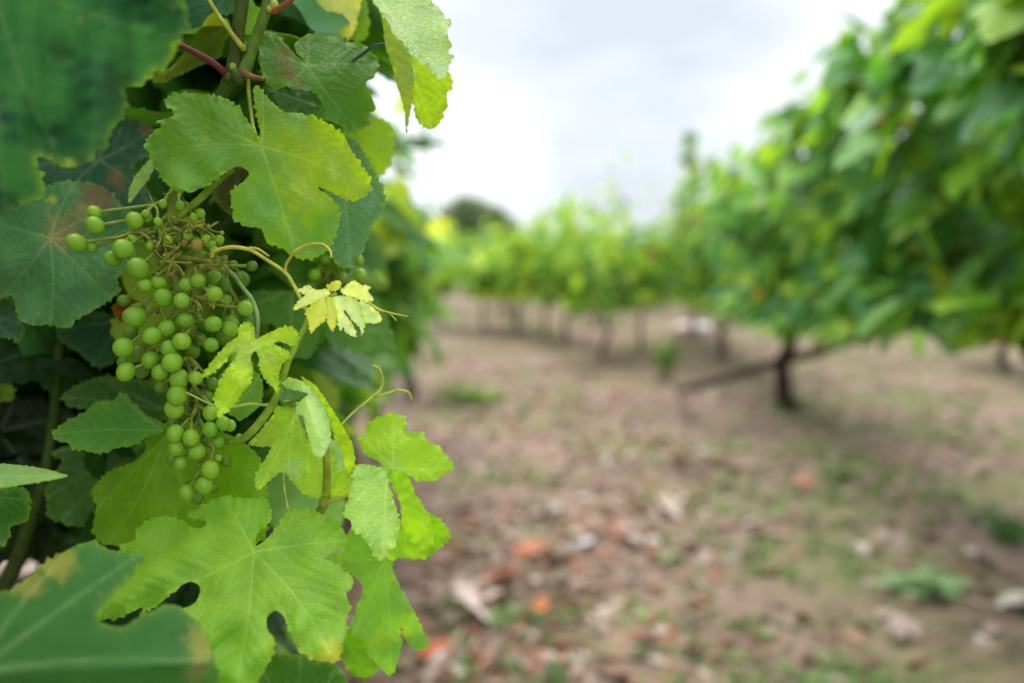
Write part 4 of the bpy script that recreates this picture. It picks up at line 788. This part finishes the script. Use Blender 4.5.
while len(BR) < 99:
    x, y = (rb_.uniform(122, 238), rb_.uniform(275, 405)) if rb_.uniform() < .7 else (rb_.uniform(165, 228), rb_.uniform(395, 462))
    if x < 140 and y > 380: continue
    if min(math.hypot(x-b[0], y-b[1]) for b in BR) > 7: BR.append((x, y, rb_.uniform(5.5, 8), .49+rb_.uniform(-.003, .008), 3))
for i, (x, y) in enumerate(((150, 246), (188, 236), (206, 240), (214, 250), (180, 206), (200, 214), (146, 214), (168, 240), (219, 240), (158, 222))): BR[-1-i] = (x, y, 4.2+.5*(i % 3), .470+.002*(i % 3), 0)
bn = bunch(BR, [(184,178),(174,192),(172,215),(170,238),(172,262),(177,290),(180,320),(186,345),(190,370),(196,395),(199,420),(203,445),(203,470),(203,485)], (.485,.482,.484,.484,.482), 'loose bunch of small unripe green grapes', lin((150,166,68)), seed=3, rr=(5.2, 5, 4.6, 3.2, 2.6, 2.2, 1.8, 1.5))
# bare dried branchlets at the top of the bunch
a = Acc(); r = np.random.default_rng(17)
for (hx, hy, n, L_) in ((172, 262, 12, 24), (176, 250, 6, 20), (192, 222, 10, 26), (160, 234, 6, 20), (130, 233, 7, 24), (205, 226, 8, 20), (215, 262, 6, 18), (192, 300, 6, 18), (214, 300, 6, 18)):
    hub = P(hx, hy, .472); cx = P(172, hy-4, .482); tube(a, [cx, (cx+hub)/2+(0, 0, .001), hub], [.002, .0016, .0013], lin((150,160,66)), 3, 6)
    for k in range(n):
        an = r.uniform(0, 6.28); ll = L_*r.uniform(.4, 1); e1 = P(hx+math.cos(an)*ll, hy+math.sin(an)*ll*.7, .470+r.uniform(-.012, .012)); c = lin((160,168,70)) if r.uniform() < .75 else lin((136,134,58))
        m_ = (hub+e1)/2+r.normal(0, .001, 3); tube(a, [hub, m_, e1], [.0009, .0006, .0006], c, 3, 5); blob(a, e1, (r.uniform(.0007, .0014),)*3, lin((136,134,58)) if r.uniform() < .6 else lin((146,160,60)))
a.make('dried_stalk', M_STEM, bn)
def cluster(cx, cy, d, n, sx, sy, pr, seed):
    r = np.random.default_rng(seed); o = []
    while len(o) < n:
        x, y = cx+r.uniform(-sx, sx), cy+r.uniform(-sy, sy)
        if all(math.hypot(x-b[0], y-b[1]) > pr*1.35 for b in o): o.append((x, y, pr*r.uniform(.8, 1.1), d+r.uniform(-.012, .012), 3 if r.uniform() < .4 else 0))
    return o
bunch(cluster(335, 275, .60, 14, 28, 28, 6.5, 4), [(330,240),(333,260),(336,285),(338,300)], (.61,.61), 'small blurred green bunch behind the tendril', seed=5, rr=(1.5, 1))
bunch(cluster(22, 425, .72, 26, 32, 45, 7.5, 6), [(25,370),(24,400),(20,440),(20,465)], (.73,.73), 'bunch of green grapes in deep shade at the left', seed=6, rr=(1.5, 1))
bunch(cluster(236, 330, .52, 18, 22, 62, 8, 8), [(225,262),(230,300),(236,340),(238,380)], (.53,.53), 'green grapes hanging behind the young leaf', seed=8, rr=(1.5, 1))
# reddish dead leaf scrap deep in the vine
leaf([B(outline=[(112,306),(130,298),(142,306),(138,318),(120,322)], J=(114,312), tips=[(140,310)], d=.56, col=lin((150,50,36)), amp=1)], 'small dead red leaf')
leaf([B(outline=[(218,160),(240,150),(262,165),(258,195),(235,215),(216,200)], J=(240,152), tips=[(235,212)], d=.58, col=lin((70,74,40)), amp=1)], 'withered olive brown leaf behind the bunch stalk')
# ---- trunk and the rest of the vine's leaves
a = Acc(); rt_ = np.random.default_rng(2)
tube(a, [NB+(0, 0, -.05), NB+(.01, .01, .2), NB+(.05, -.02, .5), NB+(.10, -.08, .78), NB+(.14, -.2, .95)], [.05, .04, .038, .034, .026], lin((88,72,70)), 5, 12, .15, rt_)
a.make('trunk', M_BARK, near)
a = Acc(); tube(a, [P(262, 720, .92), P(264, 600, .90), P(263, 540, .88), P(266, 480, .86), P(268, 400, .85), P(262, 330, .85), P(250, 250, .86), P(235, 120, .88)], [.013, .012, .012, .012, .0115, .011, .010, .008], lin((92,74,80)), 5, 10, .12, rt_)
a.make('trunk', M_BARK, near)['label'] = 'slim purplish brown second stem'
a = Acc(); e0 = NB+(.14, -.2, .95)
for dx, dy in ((-.1, -.35), (.05, .35), (-.3, .1)): tube(a, [e0-np.array((0, 0, .02)), e0+(dx*.5, dy*.5, .06), e0+(dx, dy, .05)], [.022, .016, .010], lin((88,72,70)), 4, 8, .15, rt_)
for k in range(14):
    p0 = e0+(rt_.uniform(-.35, .1), rt_.uniform(-.4, .4), .05); tube(a, shoot_path(rt_, p0, rt_.uniform(.5, .9), (rt_.normal(0, .3), rt_.normal(0, .2), 1), (rt_.normal(0, .4), 0, -.4)), np.linspace(.0045, .002, 8), lin((112,112,54)), 2, 6)
a.make('cordon', M_BARK, near)
def project(p):
    q = p-C0; d = q@FWn; return 512+FP*(q@RTn)/d, 341.5-FP*(q@UPn)/d, d
for_side = Acc(); rn = np.random.default_rng(55)
for i in range(700):                       # unseen leaves added beside and behind the camera to keep the vine's inside dark
    p = np.array((rn.uniform(-1.3, -.75), rn.uniform(-.6, .75), rn.uniform(.45, 2.0)))
    px, py, dd = project(p)
    if dd > .05 and px > -70-40/max(dd, .2): continue
    add_leaf(for_side, MD[rn.integers(5)], p, np.array((1., 0, rn.uniform(.2, 1)))+rn.normal(0, .4, 3), rn.normal(0, .5, 3)+np.array((.2, -.1, -.9)), rn.uniform(.09, .14), leafcol(rn))
for_side.make('foliage', M_FOL, near)['kind'] = 'stuff'
fo = Acc(); rn = np.random.default_rng(77); nparts = 0
def edge_x(y): return float(np.interp(y, [-200, 0, 120, 180, 250, 370, 420, 520, 700], [325, 325, 330, 320, 312, 305, 285, 262, 245]))
cnt = 0
for i in range(6500):
    d = .58+.75*rn.uniform()**1.2; lo_x = -.95
    x = rn.uniform(lo_x, -.06); z = rn.uniform(.62, 2.0); p = np.array((x, 0, z)); p[1] = d
    px, py, dd = project(p)
    if dd < (.63 if px < 270 else .58) or px > edge_x(py)-30*(.6/dd-.5): continue
    if px < -260 or py < -330 or py > 700: 
        if rn.uniform() < .7: continue
    if py > 470 and px < 125: continue                      # opening where the soil shows under the leaves
    if 238 < px < 300 and 385 < py < 690 and dd < .92: continue
    if 215 < px < 330 and 590 < py: continue   # gap with the second stem
    if py > 600 and rn.uniform() < .5: continue
    if px > 250 and dd > 1.05 and py > 430: continue
    side = np.array((1., -.5, 0)) if rn.uniform() < .7 else rn.normal(0, 1, 3)
    nrm = side*rn.uniform(.1, 1)+np.array((0, 0, rn.uniform(.3, 1.2)))+rn.normal(0, .35, 3); tip = rn.normal(0, .5, 3)+np.array((.2, -.1, -.9))
    dark = (px < 230 and 300 < py)  # lower left inside leaves: shade is put into their colour
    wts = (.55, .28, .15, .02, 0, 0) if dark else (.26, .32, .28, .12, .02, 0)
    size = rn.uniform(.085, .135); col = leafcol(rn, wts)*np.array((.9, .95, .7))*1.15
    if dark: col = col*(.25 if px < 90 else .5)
    if dd < .85 and nparts < 55 and px < 460 and -20 < py < 690 and px > 0 and rn.uniform() < .25:
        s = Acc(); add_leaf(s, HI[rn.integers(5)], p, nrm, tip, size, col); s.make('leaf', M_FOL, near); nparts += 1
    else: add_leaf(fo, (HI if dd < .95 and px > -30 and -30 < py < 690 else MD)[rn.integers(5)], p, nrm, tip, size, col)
    cnt += 1
f_ = fo.make('foliage', M_FOL, near); f_['kind'] = 'stuff'
